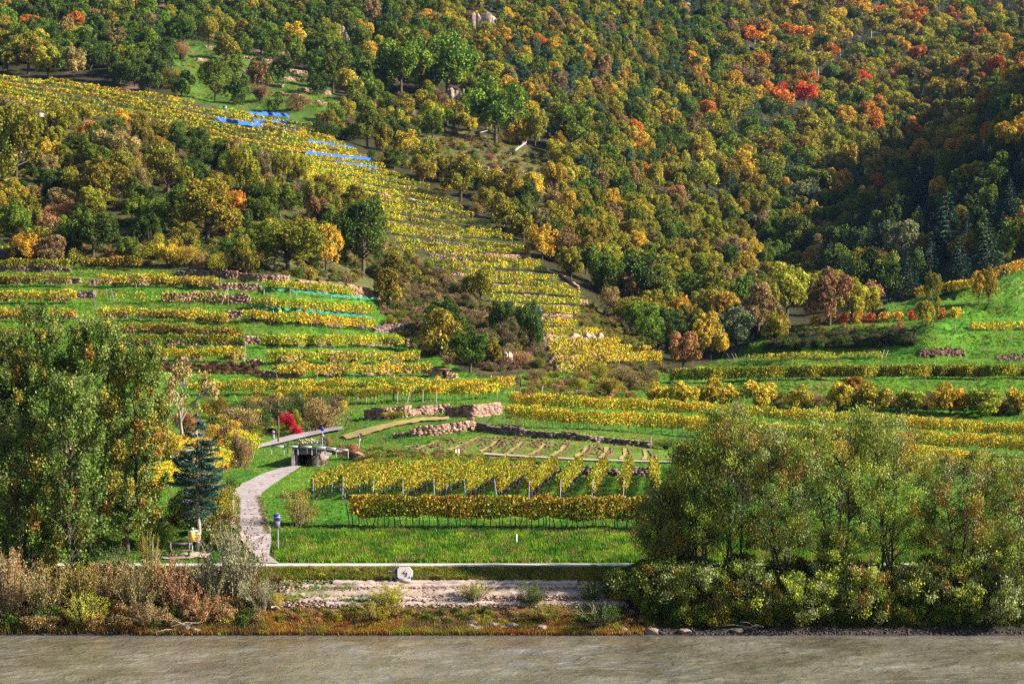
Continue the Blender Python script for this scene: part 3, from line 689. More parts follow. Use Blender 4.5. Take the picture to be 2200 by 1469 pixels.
def lo(u): return np.interp(u, [-60, 180, 330, 480, 560, 660, 800, 860, 960, 1060, 1150, 1250], [238, 258, 288, 328, 362, 400, 466, 540, 590, 655, 690, 700])
def hi(u): return np.interp(u, [-60, 120, 300, 480, 640, 800, 950, 1110, 1250], [160, 175, 198, 240, 256, 348, 418, 520, 640])
def cc(u): return np.interp(u, [-60, 0, 300, 600, 1000, 1300], [-7, 0, 48, 105, 163, 185])
V0 = 140.0; k = 0
while V0 < 500:
    us = np.arange(-50, 1250, 12.0); vs = V0 + cc(us) + 3 * np.sin(us / 60 + V0)
    ok = (vs < lo(us)) & (vs > hi(us) + 3)
    idx = np.where(ok)[0]
    if len(idx) > 3:
        run = np.split(idx, np.where(np.diff(idx) > 1)[0] + 1)
        for r_ in run:
            if len(r_) < 4: continue
            a_, b_ = us[r_[0]], us[r_[-1]]
            lab = '%s row of the bright steep hillside vineyard counted from its upper edge' % (ords[k] if k < 20 else 'twenty-%s' % ords[k - 20])
            vine_row(Pm(us[r_], vs[r_]), lab, 'lime' if V0 > 230 or k % 3 else 'gold', hgt=1.45, h0=.5, dens=.85, gap=.2, width=.17, postgap=9, group='rows of the steep hillside vineyard', hv=.5, stems='joined' if V0 > 300 else None)
            if V0 > 225 and len(r_) > 10:
                for c0 in range(int(R.integers(2, 8)), len(r_) - 8, int(R.integers(12, 26))):
                    e0 = min(len(r_) - 1, c0 + int(R.integers(5, 12)))
                    stone_wall([(us[r_[c0]], vs[r_[c0]] + 3.0), (us[r_[e0]], vs[r_[e0]] + 3.0)], float(R.uniform(3.5, 6)), 'low reddish wall length beneath %s row of the steep vineyard, starting %s' % (ords[k] if k < 20 else 'twenty-%s' % ords[k - 20], 'leftmost' if c0 < 10 else ('left of its middle' if c0 < 20 else ('near its middle' if c0 < 32 else 'toward its right end'))), 'dark_stone' if R.random() < .6 else 'stone')
            k += 1
    V0 += 10.5 + 7.5 * (V0 - 140) / 360
LP = [([(1165, 703), (1240, 706)], 'gold'), ([(1160, 676), (1225, 678)], 'lime'), ([(1165, 724), (1300, 726)], 'gold'), ([(1172, 747), (1330, 748)], 'gold'), ([(1180, 766), (1395, 764)], 'gold'), ([(1195, 787), (1420, 778)], 'gold'), ([(1200, 806), (1300, 803)], 'lime')]
for i, (p, c) in enumerate(LP):
    srow(p, '%s short vine row on small slope-foot terraces right of dark trees' % ords[i], c, dens=.8, gap=.3, hgt=1.6, h0=.4, hv=.4, postgap=5, group='vine rows at the foot of the steep slope', posts='steel')
# right side
srow([(1440, 824), (1700, 817), (2000, 815), (2240, 815)], 'dense clipped vine row like a hedge across the right terrace', 'olive', hgt=2.15, h0=.5, dens=1.7, width=.35, gap=.0, hv=.08)
srow([(1097, 880), (1224, 888), (1460, 899), (1756, 920), (1970, 934), (2240, 950)], 'long golden vine row just below the yellow fruit trees', 'gold', hgt=2.1, h0=.8, dens=1.2, width=.42, gap=.05, hv=.25)
srow([(1091, 912), (1224, 922), (1445, 935), (1613, 948), (1880, 966), (2240, 985)], 'long golden vine row above the dark retaining wall', 'gold', hgt=2.15, h0=.8, dens=1.2, width=.42, gap=.05, hv=.25)
srow([(1500, 975), (1700, 985), (1900, 998), (2110, 1018)], 'golden vine row ending at a post behind the right willows', 'gold', hgt=2.0, h0=.8, dens=1.1, width=.4, gap=.1)
srow([(1500, 1016), (1750, 1028), (2240, 1040)], 'green-yellow vine row largely screened by the riverside willows', 'olive', hgt=2.0, h0=.7, dens=.8, width=.4, gap=.2)
srow([(2085, 712), (2240, 710)], 'short yellow vine row on the upper right grass terrace', 'gold', hgt=1.4, h0=.4, dens=.9)
srow([(1935, 646), (2000, 634), (2090, 622)], 'golden vine row along the knoll top before the dark valley', 'gold', hgt=1.9, h0=.3, gap=.2)
srow([(2135, 600), (2240, 568)], 'orange-red vine row climbing at the right picture edge', 'orange', hgt=2.0, h0=.2)
srow([(1600, 774), (1750, 771), (1895, 770)], 'young low vines between steel posts on shaded terrace', 'lime', dens=.45, gap=.5, hgt=1.0, h0=.1, postgap=11, posts='steel')
for i, (u, v, c) in enumerate([(1752, 699, 'orange'), (1783, 698, 'orange'), (1813, 697, 'red'), (1842, 696, 'orange'), (1870, 695, 'red'), (1900, 693, 'orange'), (1930, 691, 'orange'), (1961, 690, 'red'), (2022, 686, 'red'), (2053, 684, 'gold')]):
    a = P(u, v); a2 = a * (1 + 8.0 / a[1]); a2[2] = a[2] + .3
    vine_row(np.stack([a, (a + a2) / 2, a2]), '%s end-on %s vine row from left, along the upper grass terrace edge' % (ords[i], {'orange': 'orange', 'red': 'red-orange', 'gold': 'yellow'}[c]), c, hgt=1.7, h0=.1, dens=1.2, width=.38, gap=.0, stems=None, postgap=0, group='end-on vine rows on the upper right terrace')

# ------------------------------------------------------------------ tree generators (unit size: 1 wide, 1 high)
def tint_lc(n, rng, a=.55, b=1.4):
    l = np.ones((n, 3)) * rng.uniform(a, b, (n, 1)); l[:, 0] *= rng.uniform(.85, 1.2, n); l[:, 1] *= rng.uniform(.9, 1.1, n); return l
def limbs(mb, targets, z0, z1, r, rng, sides=4, base=-.03):
    mb.tube([(0, 0, base), (.01, .01, z0), (-.01, .01, (z0 + z1) / 2), (0, 0, z1)], [r, r * .75, r * .55, r * .2], sides + 1, False)
    for t in targets:
        zb = rng.uniform(z0 * .8, min(z1, max(z0, t[2] - .05))); m_ = (np.array((0, 0, zb)) + t) / 2 + rng.normal(size=3) * .03
        mb.tube([(0, 0, zb), m_, t], [r * .42, r * .28, r * .12], 3, False)
def broad(rng, n=2600, leaf=.05, nl=10, flat=1.0, z0=.28, lr=(.13, .23), core=.27, jit=.36):
    lob = []
    for i in range(nl):
        th = i * 2.4 + rng.uniform(-.4, .4); ph = rng.uniform(-.45, 1.0)
        rr = rng.uniform(.16, .38) * math.sqrt(max(.05, 1 - max(ph, 0) ** 2 * .8))
        lob.append((rr * math.cos(th), rr * math.sin(th), .50 + .35 * ph * flat + rng.normal(0, .03), rng.uniform(*lr)))
    lob.append((0, 0, .50, core)); lob = np.array(lob)
    li = rng.choice(len(lob), n, p=lob[:, 3] ** 2 / (lob[:, 3] ** 2).sum())
    nc = 9; cd = nrm(rng.normal(size=(len(lob), nc, 3)) + (0, 0, .35)); ci = rng.integers(0, nc, n)
    d = nrm(cd[li, ci] + rng.normal(size=(n, 3)) * jit)
    C = lob[li, :3] + d * lob[li, 3:4] * rng.uniform(.72, 1.12, (n, 1)) * (1, 1, 1.15)
    br = (.72 + .5 * rng.random((len(lob), nc))) * rng.uniform(.72, 1.25, (len(lob), 1)); hue = 1 + rng.normal(0, .12, (len(lob), nc))
    lc = tint_lc(n, rng) * br[li, ci][:, None]; lc[:, 0] *= hue[li, ci]
    C[:, 2] = np.maximum(C[:, 2], .06)
    tr = MB(); limbs(tr, lob[:, :3], z0, .62, .032, rng)
    return leaves(C, nrm(np.cross(d, rng.normal(size=(n, 3)))) + rng.normal(size=(n, 3)) * .35, leaf, leaf * .85, rng, lc), tr
def tall(rng, n=2200, leaf=.06):
    (V, Q, L_), tr = broad(rng, n, leaf, 9, .7)
    V = V.copy(); V[:, 2] = .45 + (V[:, 2] - .2) * .68
    tr = MB(); tr.tube([(0, 0, -.03), (.01, 0, .4), (-.01, 0, .7), (0, 0, .9)], [.03, .024, .018, .006], 5, False)
    for i in range(5):
        a = rng.uniform(0, 6.28); z = rng.uniform(.4, .7); tr.tube([(0, 0, z), (.25 * math.cos(a), .25 * math.sin(a), z + .15)], [.009, .003], 3, False)
    return (V, Q, L_), tr
def pine(rng, n=2000, leaf=.05):
    k = 16; c = []
    for i in range(k):
        z = .38 + .6 * (i / k) ** .9; r = (1.05 - z) * rng.uniform(.35, .75); a = i * 2.4 + rng.uniform(-.3, .3); c.append((r * math.cos(a), r * math.sin(a), z, rng.uniform(.11, .19)))
    c = np.array(c); li = rng.integers(0, k, n); d = nrm(rng.normal(size=(n, 3)))
    C = c[li, :3] + d * c[li, 3:4] * rng.uniform(.5, 1.1, (n, 1)) * (1, 1, .38)
    lc = tint_lc(n, rng, .5, 1.4) * (.8 + .4 * rng.random(k))[li][:, None]
    tr = MB(); limbs(tr, c[:, :3], .3, .92, .03, rng)
    return leaves(C, rng.normal(size=(n, 3)) + (0, 0, .5), leaf * 1.3, leaf * .5, rng, lc), tr
def spruce(rng, n=2600, leaf=.06, droop=.1, z0=.06, tiers=15, gap=0.0):
    tr = MB(); tr.tube([(0, 0, -.03), (0, 0, .5), (0, 0, .99)], [.022, .014, .003], 5, False)
    br = []
    for i in range(tiers):
        z = z0 + (1 - z0) * (i / tiers) ** .95; r = .5 * (1 - (z - z0) / (1 - z0)) ** .82 * rng.uniform(.85, 1.1) + .02
        nb = max(4, int(11 * (1 - z) + 4))
        for j in range(nb):
            a = j / nb * 6.283 + rng.uniform(-.25, .25) + i; rr = r * rng.uniform(.7, 1.12)
            br.append((math.cos(a), math.sin(a), z, rr))
            tr.tube([(0, 0, z), (math.cos(a) * rr * .9, math.sin(a) * rr * .9, z - droop * rr)], [.006, .002], 3, False)
    br = np.array(br); w_ = br[:, 3] / br[:, 3].sum(); bi = rng.choice(len(br), n, p=w_)
    t = np.sqrt(rng.random(n)); B = br[bi]
    out = np.stack([B[:, 0], B[:, 1], 0 * t], 1); side = np.stack([-B[:, 1], B[:, 0], 0 * t], 1)
    sp = rng.normal(0, .10, n) * B[:, 3] * (1.25 - t * .6)
    C = out * (t * B[:, 3])[:, None] + side * sp[:, None]; C[:, 2] = B[:, 2] - droop * t * B[:, 3] * (1.2 + t) + .02 * t - np.abs(rng.normal(0, .008, n))
    ax = out + side * np.sign(sp)[:, None] * .5 + rng.normal(size=(n, 3)) * .25 + (0, 0, -.25)
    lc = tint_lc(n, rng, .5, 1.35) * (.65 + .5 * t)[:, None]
    return leaves(C, ax, leaf, leaf * .32, rng, lc), tr
def shrub(rng, n=1400, leaf=.06, twig=10, upright=.4):
    nl = 9; lob = []
    for i in range(nl):
        a = i * 2.4; r = rng.uniform(.05, .34); lob.append((r * math.cos(a), r * math.sin(a), rng.uniform(.25, .75) * (1 - r * .6), rng.uniform(.13, .23)))
    lob = np.array(lob); li = rng.integers(0, nl, n); d = nrm(rng.normal(size=(n, 3)) + (0, 0, .15))
    C = lob[li, :3] + d * lob[li, 3:4] * rng.uniform(.5, 1.15, (n, 1)) * (1, 1, 1.2); C[:, 2] = np.maximum(C[:, 2], rng.uniform(0, .1, n))
    lc = tint_lc(n, rng) * (.7 + .6 * rng.random(nl))[li][:, None]
    tr = MB()
    for i in range(twig):
        a = rng.uniform(0, 6.28); r = rng.uniform(.1, .42); tr.tube([(0, 0, -.05), (r * .5 * math.cos(a), r * .5 * math.sin(a), .4), (r * math.cos(a), r * math.sin(a), rng.uniform(.6, 1.02))], [.012, .008, .003], 3, False)
    return leaves(C, rng.normal(size=(n, 3)) + (0, 0, upright), leaf, leaf * .8, rng, lc), tr
def bare(rng, n=350, leaf=.03, depth=4, z0=.3, r0=.035):
    tr = MB(); tips = []
    def grow(p, d, l, r, k):
        q = p + d * l; mid = (p + q) / 2 + rng.normal(size=3) * l * .08
        tr.tube([p, mid, q], [r, r * .82, r * .62], 4 if k < 2 else 3, False)
        if k == 0: tips.append(q); return
        for _ in range(3 if k > 1 else 4):
            grow(q, nrm(d + rng.normal(size=3) * .55 + (0, 0, .12)), l * rng.uniform(.6, .85), r * .6, k - 1)
    grow(np.array((0, 0, -.03)), np.array((0, 0, 1.)), z0, r0, depth)
    tips = np.array(tips); sx = .5 / max(np.abs(tips[:, :2]).max(), .1); sz = 1 / tips[:, 2].max()
    C = tips[rng.integers(0, len(tips), n)] + rng.normal(size=(n, 3)) * .03
    L_ = leaves(C, rng.normal(size=(n, 3)), leaf, leaf * .8, rng, tint_lc(n, rng))
    sc = np.array((sx, sx, sz)); tr.v = [v * sc for v in tr.v]
    return (L_[0] * sc, L_[1], L_[2]), tr

def wispy(rng, n=5200, leaf=.026, k=46):
    tr = MB(); P_ = []
    for i in range(k):
        a = rng.uniform(0, 6.28); b = rng.uniform(0, .3); r = rng.uniform(.05, .5) ; h = rng.uniform(.45, 1.05) * (1 - .35 * r); c = np.array((math.cos(a), math.sin(a), 0))
        p = np.stack([c * b * .4, c * (b * .5 + r * .3) + (0, 0, h * .45), c * (b * .3 + r * .7) + (0, 0, h * .8), c * (r + rng.uniform(0, .08)) + (rng.normal(0, .04), rng.normal(0, .04), h)]); tr.tube(p, [.007, .005, .004, .002], 3, False); P_.append(p)
    P_ = np.array(P_); li = rng.integers(0, k, n); t = rng.uniform(.5, 3, n); i0 = np.minimum(t.astype(int), 2); f = (t - i0)[:, None]
    C = P_[li, i0] * (1 - f) + P_[li, i0 + 1] * f + rng.normal(size=(n, 3)) * .028; C[:, 2] = np.maximum(C[:, 2], .01)
    lc = tint_lc(n, rng) * rng.uniform(.6, 1.4, k)[li][:, None]
    return leaves(C, rng.normal(size=(n, 3)) + (0, 0, .6), leaf * 1.25, leaf * .6, rng, lc), tr
PR = {}
def proto(key, gen, seeds, bark='bark', leafm='leaf', **k):
    PR[key] = []
    for s in seeds:
        (V, Q, L_), tr = gen(np.random.default_rng(s), **k)
        cm = make_mesh('crown', V, Q, None, [M[leafm]], L_)
        tm = tr.mesh('trunk', [M[bark]])
        PR[key].append((cm, tm, (V, Q, L_), tr, bark, leafm))
proto('broad', broad, [1, 2, 3, 4, 5, 6], n=4200, leaf=.044, nl=15, lr=(.10, .19), core=.2)
proto('oak', broad, [11, 12, 13, 14, 15, 16], n=9500, leaf=.030, nl=26, lr=(.075, .15), core=.17, jit=.3)
proto('tall', tall, [21, 22, 23], 'pale_bark', n=2400)
proto('pine', pine, [31, 32, 33], n=2300)
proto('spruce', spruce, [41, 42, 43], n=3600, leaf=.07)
proto('shrub', shrub, [51, 52, 53, 54, 55], n=1500)
proto('bush', shrub, [61, 62, 63, 64], n=6500, leaf=.028, twig=26)
proto('wispy', wispy, [91, 92, 93, 94], 'pale_bark')
proto('fruit', broad, [71, 72, 73, 74], n=4200, leaf=.05, nl=16, z0=.15, lr=(.10, .18), core=.2)
proto('bare', bare, [81, 82, 83], 'pale_bark', n=2600)
proto('twiggy', bare, [84, 85], n=1500, z0=.12, r0=.02)

GRN, DGR, OLV, YGR, YLW, ORG, RED, BRN, PNE, SPR, SIL, RUS = (.125, .185, .016), (.065, .115, .013), (.235, .215, .020), (.33, .31, .028), (.54, .36, .035), (.55, .21, .03), (.56, .10, .03), (.27, .19, .07), (.060, .125, .050), (.026, .070, .045), (.20, .215, .10), (.34, .18, .075)
CN = {GRN: 'green', DGR: 'dark green', OLV: 'olive', YGR: 'yellow-green', YLW: 'golden-yellow', ORG: 'orange', RED: 'red', BRN: 'brown', PNE: 'blue-green', SPR: 'deep green', SIL: 'silvery', RUS: 'rusty'}
KN = {'broad': ('broadleaf_tree', 'broadleaf tree', 'tree'), 'oak': ('oak_tree', 'spreading tree', 'tree'), 'tall': ('tall_tree', 'tall-stemmed tree', 'tree'), 'pine': ('pine_tree', 'pine', 'tree'), 'spruce': ('spruce_tree', 'spruce', 'tree'),
      'shrub': ('shrub', 'shrub', 'shrub'), 'bush': ('bush', 'bush', 'bush'), 'wispy': ('bank_scrub_bush', 'wispy bush', 'bush'), 'fruit': ('fruit_tree', 'fruit tree', 'tree'), 'bare': ('bare_tree', 'nearly bare tree', 'tree'), 'twiggy': ('bare_shrub', 'bare twiggy shrub', 'shrub')}
def plant(kind, p, wm, hm, col, label=None, group=None, rng=R, sink=.1, parts=True):
    pr = PR[kind][int(rng.integers(0, len(PR[kind])))]
    nm, kn, cat = KN[kind]
    root = thing(nm, label, cat, (p[0], p[1], p[2] - sink), rng.uniform(0, 6.28), group, (wm, wm, hm))
    obj('trunk' if cat == 'tree' else 'stems', pr[1], root)
    c = np.array(col) * (1 + rng.normal(0, .06, 3)) * rng.uniform(.8, 1.2)
    obj('crown' if cat == 'tree' else 'foliage', pr[0], root, tint=np.clip(c, .005, .8))
    return root
placed = []                                                # (u, v, crown width in px) of hand-placed plants
def at(kind, u, v, wpx, hpx, col, label, **k):
    p = P(u, v); s = p[1] / F
    placed.append((u, v, wpx, hpx)); return plant(kind, p, wpx * s * 1.12, hpx * s * 1.12, col, label, sink=.07 * hpx * s, **k)

# ------------------------------------------------------------------ trees and bushes placed by hand
HT = [
 ('oak', 1385, 668, 150, 120, DGR, 'large rounded dark green tree at the mouth of the side valley'),
 ('oak', 1300, 640, 90, 90, GRN, 'green tree left of the large rounded dark tree'),
 ('oak', 1468, 800, 88, 92, RUS, 'round pinkish-brown tree at left end of the hedge-like vine row'),
 ('oak', 1782, 700, 105, 125, RUS, 'big reddish-brown tree beside end-on orange vine rows'),
 ('oak', 1630, 715, 100, 100, BRN, 'brown rounded tree left of the big reddish tree'),
 ('oak', 1690, 690, 110, 130, YGR, 'golden-olive tall tree behind brown and reddish trees'),
 ('oak', 1580, 760, 100, 100, SIL, 'grey-green tree where the lower forest meets grass bank'),
 ('oak', 1665, 745, 70, 80, OLV, 'small olive tree over the corner of the right terraces'),
 ('oak', 1520, 715, 90, 95, OLV, 'olive tree right of big dark green tree'),
 ('oak', 1010, 800, 105, 95, DGR, 'dark green tree above grassy path end, next to stone hut'),
 ('oak', 960, 730, 110, 85, DGR, 'dark spreading tree upper left of tree beside stone hut'),
 ('oak', 1055, 790, 55, 70, OLV, 'narrow olive tree touching right side of the hut tree'),
 ('oak', 1140, 760, 75, 115, DGR, 'tall dark tree immediately left of the small blue nets'),
 ('oak', 1075, 720, 70, 75, DGR, 'dark tree in brown scrub, between hut tree and blue nets'),
 ('oak', 200, 552, 115, 105, DGR, 'dark green round tree over the upper left terraces'),
 ('oak', 445, 520, 155, 130, OLV, 'wide olive-brown tree in middle of left scrub slope'),
 ('oak', 620, 588, 165, 115, OLV, 'broad olive tree above pinkish wall, left of the tallest one'),
 ('oak', 780, 590, 130, 160, DGR, 'large dark green tree at scrub edge under the steep vineyard'),
 ('oak', 700, 590, 80, 110, YLW, 'yellowing tree between two large olive trees'),
 ('bush', 325, 556, 70, 65, YGR, 'yellow-green bush above the terraces right of the dark round tree'),
 ('bush', 475, 592, 62, 58, YGR, 'rounded yellow-green bush on top terrace wall'),
 ('bush', 400, 575, 55, 55, YLW, 'yellowish bush on the terrace top, left of rounded one'),
 ('oak', 35, 400, 130, 175, OLV, 'tall olive tree at left picture edge under the vineyard'),
 ('oak', 30, 520, 90, 90, GRN, 'green tree at left edge above the blue net'),
 ('oak', 215, 455, 130, 115, OLV, 'spreading olive tree in the left scrub, above dark round tree'),
 ('oak', 360, 420, 120, 110, OLV, 'olive tree in upper left scrub under the yellow rows'),
 ('oak', 240, 360, 110, 90, BRN, 'brownish tree just below the bright vineyard'),
 ('oak', 525, 440, 90, 130, OLV, 'upright olive tree touching the steep vineyard lower edge'),
 ('oak', 440, 375, 90, 75, DGR, 'dark tree with bare stems under the vineyard'),
 ('oak', 130, 300, 80, 75, OLV, 'tree overlapping the vineyard near pale rock pile'),
 ('oak', 600, 470, 90, 80, GRN, 'green tree mid-left scrub near rusty bush'),
 ('bush', 590, 415, 55, 50, RUS, 'small rusty-orange bush against the bright vineyard'),
 ('bush', 665, 432, 70, 50, DGR, 'dark green bush against the lower edge of bright vineyard'),
 ('bush', 135, 480, 85, 60, RUS, 'rusty orange bush upper left of the dark round tree'),
 ('oak', 760, 470, 80, 70, OLV, 'olive tree hugging the narrowing of the steep vineyard'),
 ('oak', 845, 615, 80, 70, OLV, 'olive tree where brown scrub begins'),
 ('oak', 960, 215, 135, 150, GRN, 'huge rounded green tree high on the middle hill'),
 ('oak', 862, 210, 120, 140, GRN, 'large dark-green tree left of the huge rounded one'),
 ('oak', 1065, 310, 140, 150, GRN, 'large domed tree above the pale fallen trunk'),
 ('oak', 1150, 320, 60, 90, OLV, 'slim half-bare tree right of the domed one'),
 ('oak', 1230, 330, 110, 110, GRN, 'round green tree right of fallen pale trunk'),
 ('oak', 990, 432, 95, 95, OLV, 'yellow-green clump at the meadow lower left corner'),
 ('oak', 930, 300, 60, 60, GRN, 'small green tree on the meadow upper rim'),
 ('oak', 1190, 425, 65, 80, YLW, 'golden tree on the meadow lower right rim'),
 ('oak', 1095, 445, 75, 80, OLV, 'olive tree below the thin old wall of the meadow'),
 ('oak', 790, 320, 80, 95, GRN, 'green tree right of the blue nets'),
 ('bush', 692, 300, 75, 48, DGR, 'low round dark bush right of the blue nets'),
 ('oak', 462, 222, 75, 95, GRN, 'green tree in front of the abandoned terraces'),
 ('oak', 715, 200, 80, 95, GRN, 'green tree at right end of abandoned terraces'),
 ('oak', 320, 170, 75, 60, DGR, 'dark tree over the upper rim of the vineyard'),
 ('oak', 195, 165, 95, 90, DGR, 'dark tree left of the little shed'),
 ('oak', 255, 120, 60, 60, BRN, 'brown leafed tree behind the little shed'),
 ('oak', 68, 75, 62, 45, ORG, 'bright orange tree near the top left corner'),
 ('oak', 165, 100, 65, 42, YLW, 'yellow tree right of the bright orange one'),
 ('oak', 60, 160, 110, 90, OLV, 'olive tree cluster top left, above the vineyard'),
 ('bush', 370, 190, 70, 50, OLV, 'olive bush left of the orange privy'),
 ('bush', 560, 218, 55, 40, BRN, 'brown bush above the upper blue net'),
 ('bush', 640, 238, 60, 45, BRN, 'brown bush right above upper blue net'),
 ('bush', 390, 130, 55, 45, BRN, 'brown bush upper left of green terraces'),
 # valley and right
 ('spruce', 2035, 560, 95, 150, SPR, 'large deep green spruce standing in the valley shadow'),
 ('spruce', 1975, 470, 65, 110, SPR, 'pointed spruce higher up the shaded valley side'),
 ('spruce', 1900, 590, 90, 120, SPR, 'spruce above the bare pink bush in the dark valley'),
 ('spruce', 2120, 600, 90, 130, SPR, 'spruce partly behind the pair of golden poplars'),
 ('oak', 1940, 590, 90, 110, SIL, 'pale green tree catching light in the dark valley'),
 ('twiggy', 1862, 600, 75, 55, RUS, 'bare pinkish bush in the dark valley'),
 ('twiggy', 1875, 660, 45, 48, RUS, 'small reddish bare bush at dark valley floor'),
 ('oak', 1712, 560, 85, 100, GRN, 'bright rounded green tree at edge of valley shadow'),
 ('oak', 1843, 195, 60, 45, RED, 'bright red-orange maple on the far slope'),
 ('oak', 2120, 330, 30, 70, ORG, 'solitary orange tree lit against the shaded hill'),
 ('oak', 1960, 310, 45, 55, ORG, 'orange-red tree at the edge of shaded hill'),
 ('oak', 2090, 420, 85, 75, OLV, 'light olive tree on the shaded ridge, right'),
 ('oak', 2180, 340, 90, 90, YLW, 'golden tree on the ridge at right edge'),
 ('oak', 1725, 455, 90, 70, SIL, 'pale rounded tree over the valley mouth'),
 ('oak', 1880, 410, 60, 40, ORG, 'flat-topped orange tree beside dark spruces'),
]
for h in HT: at(*h)
# poplar pair and slim trees on the right terraces
for (u, v, wp, hp, c, l) in [(2103, 655, 40, 75, YLW, 'left golden poplar of the close pair on the right terrace'), (2125, 652, 42, 82, YGR, 'right taller poplar of the close pair on the right terrace'),
                             (1988, 716, 46, 72, YGR, 'small conical yellow-green tree among end-on vine rows'), (2003, 650, 44, 68, OLV, 'sparse round-headed tree on the knoll'), (2013, 690, 20, 50, OLV, 'thin pale-stemmed tree below the sparse one')]:
    at('oak', u, v, wp, hp, c, l)
for i, (u, v, wp, hp, c) in enumerate([(1415, 875, 45, 45, YLW), (1467, 878, 55, 48, YLW), (1530, 876, 60, 50, YLW), (1570, 876, 45, 42, YLW), (1628, 878, 66, 52, YLW), (1717, 882, 52, 45, YLW), (1803, 886, 50, 56, YLW), (1832, 850, 40, 34, ORG), (1876, 888, 72, 56, YLW), (1950, 885, 55, 42, YGR),
                                        (2042, 893, 72, 58, YLW), (2110, 896, 80, 50, YGR), (2190, 892, 60, 50, YLW)]):
    at('fruit', u, v, wp * 1.25, hp * 1.15, np.array(c) * (.85, 1.0, .9), '%s yellow fruit tree counted from the left above the long golden rows' % ords[i] if i != 7 else 'small orange tree behind the row of fruit trees', group='yellow fruit trees on the right terrace' if i != 7 else None)
for i, (u, v, wp, hp, c) in enumerate([(1650, 868, 40, 30, BRN), (1755, 872, 60, 32, BRN), (1840, 880, 70, 40, DGR), (1910, 876, 60, 34, RUS), (1990, 880, 60, 36, BRN), (2080, 880, 70, 36, DGR), (2150, 890, 70, 38, BRN), (1760, 700, 0, 0, BRN)][:7]):
    at('bush', u, v, wp, hp, c, '%s low %s bush from left in the dark hedge behind yellow fruit trees' % (ords[i], CN[c]), group='low bushes behind the fruit trees')
for (u, v, wp, hp, c, l) in [(1290, 815, 50, 35, OLV, 'olive bush at foot of steep vineyard, left one'), (1335, 822, 60, 40, BRN, 'brown bush at the foot of steep vineyard'), (1380, 835, 80, 50, BRN, 'larger brown-green bush below the pinkish-brown tree'), (1310, 850, 70, 45, OLV, 'bush above the golden rows near the white gate'),
                             (1240, 845, 45, 45, YGR, 'upright bushy vine clump near the white gate'), (1255, 820, 45, 28, BRN, 'dry low bush beside the wooden field gate'), (1150, 815, 45, 25, BRN, 'brown tuft bush next to wooden gate'), (1120, 790, 50, 40, RUS, 'rusty bush below tall dark tree'), (1100, 775, 55, 45, BRN, 'brown bush under the tall dark tree'),
                             (700, 722, 0, 0, BRN, '')][:9]:
    at('bush', u, v, wp, hp, c, l)
# middle ground round the underpass
at('bare', 388, 948, 135, 158, np.array(BRN) * 1.1, 'bare spreading tree with pale trunk behind the blue spruce')
for (k_, u, v, wp, hp, c, l) in [
 ('bush', 690, 925, 95, 78, BRN, 'grey-brown dome shaped bush above the leaning logs'), ('bush', 640, 900, 80, 70, DGR, 'dark bush behind the telephone pole'), ('bush', 590, 912, 70, 60, DGR, 'dark green bush left of telephone pole'),
 ('bush', 635, 922, 40, 50, OLV, 'small olive tree above the red creeper'), ('bush', 520, 935, 90, 70, BRN, 'brown and golden thicket left of the road'), ('bush', 515, 1005, 55, 90, BRN, 'tall dark brown bush right of the blue spruce'),
 ('bush', 465, 900, 70, 60, OLV, 'olive thicket behind top of the blue spruce'), ('bush', 540, 900, 60, 50, DGR, 'dark bush by the small hut'), ('bush', 400, 935, 80, 60, RUS, 'orange-brown bush at foot of bare tree'), ('bush', 345, 960, 80, 80, YLW, 'golden bush between poplars and bare tree'),
 ('bush', 375, 1010, 90, 90, YLW, 'bright yellow bush behind the blue spruce, left side'), ('bush', 330, 1050, 70, 60, YLW, 'orange-yellow bush against the poplars'), ('bush', 470, 1130, 80, 110, OLV, 'olive bush right of spruce trunk with red leaves'), ('bush', 395, 1120, 90, 90, DGR, 'dark bush left of the spruce trunk'),
 ('bush', 350, 1170, 70, 60, GRN, 'green bush behind the bench'), ('bush', 480, 1180, 60, 60, OLV, 'low bush between bench and lane'), ('wispy', 645, 1128, 85, 82, OLV, 'many-stemmed shrub on the grass right of lane'), ('bush', 750, 985, 50, 40, RUS, 'dry brown bush beside crumbling stone stub'),
 ('bush', 700, 960, 40, 26, BRN, 'dry bush at the right end of the bridge railing'), ('bush', 1470, 990, 42, 45, YLW, 'golden bush at the end of terrace track'), ('bush', 1430, 965, 70, 24, GRN, 'green ivy clump on right end of dark wall'),
 ('bush', 1020, 892, 80, 22, GRN, 'ivy spilling down the middle of ruined wall'), ('bush', 850, 900, 60, 20, OLV, 'ivy hanging on the field wall'), ('bush', 800, 990, 70, 20, OLV, 'low weeds along top of slanting vine field'),
 ('bush', 680, 1000, 50, 24, RUS, 'rusty weeds at top of the slanting vine rows, left')]:
    at(k_, u, v, wp, hp, c, l)
# red creeper
for (u, v, wp, hp, l) in [(582, 908, 26, 26, 'scarlet creeper climbing the little hut'), (618, 925, 40, 52, 'scarlet creeper right of telephone pole, tallest'), (636, 936, 28, 28, 'scarlet creeper hanging low by the road'), (648, 915, 14, 18, 'small scarlet creeper patch beside leaning logs')]:
    at('bush', u, v, wp, hp, (.50, .01, .03), l)
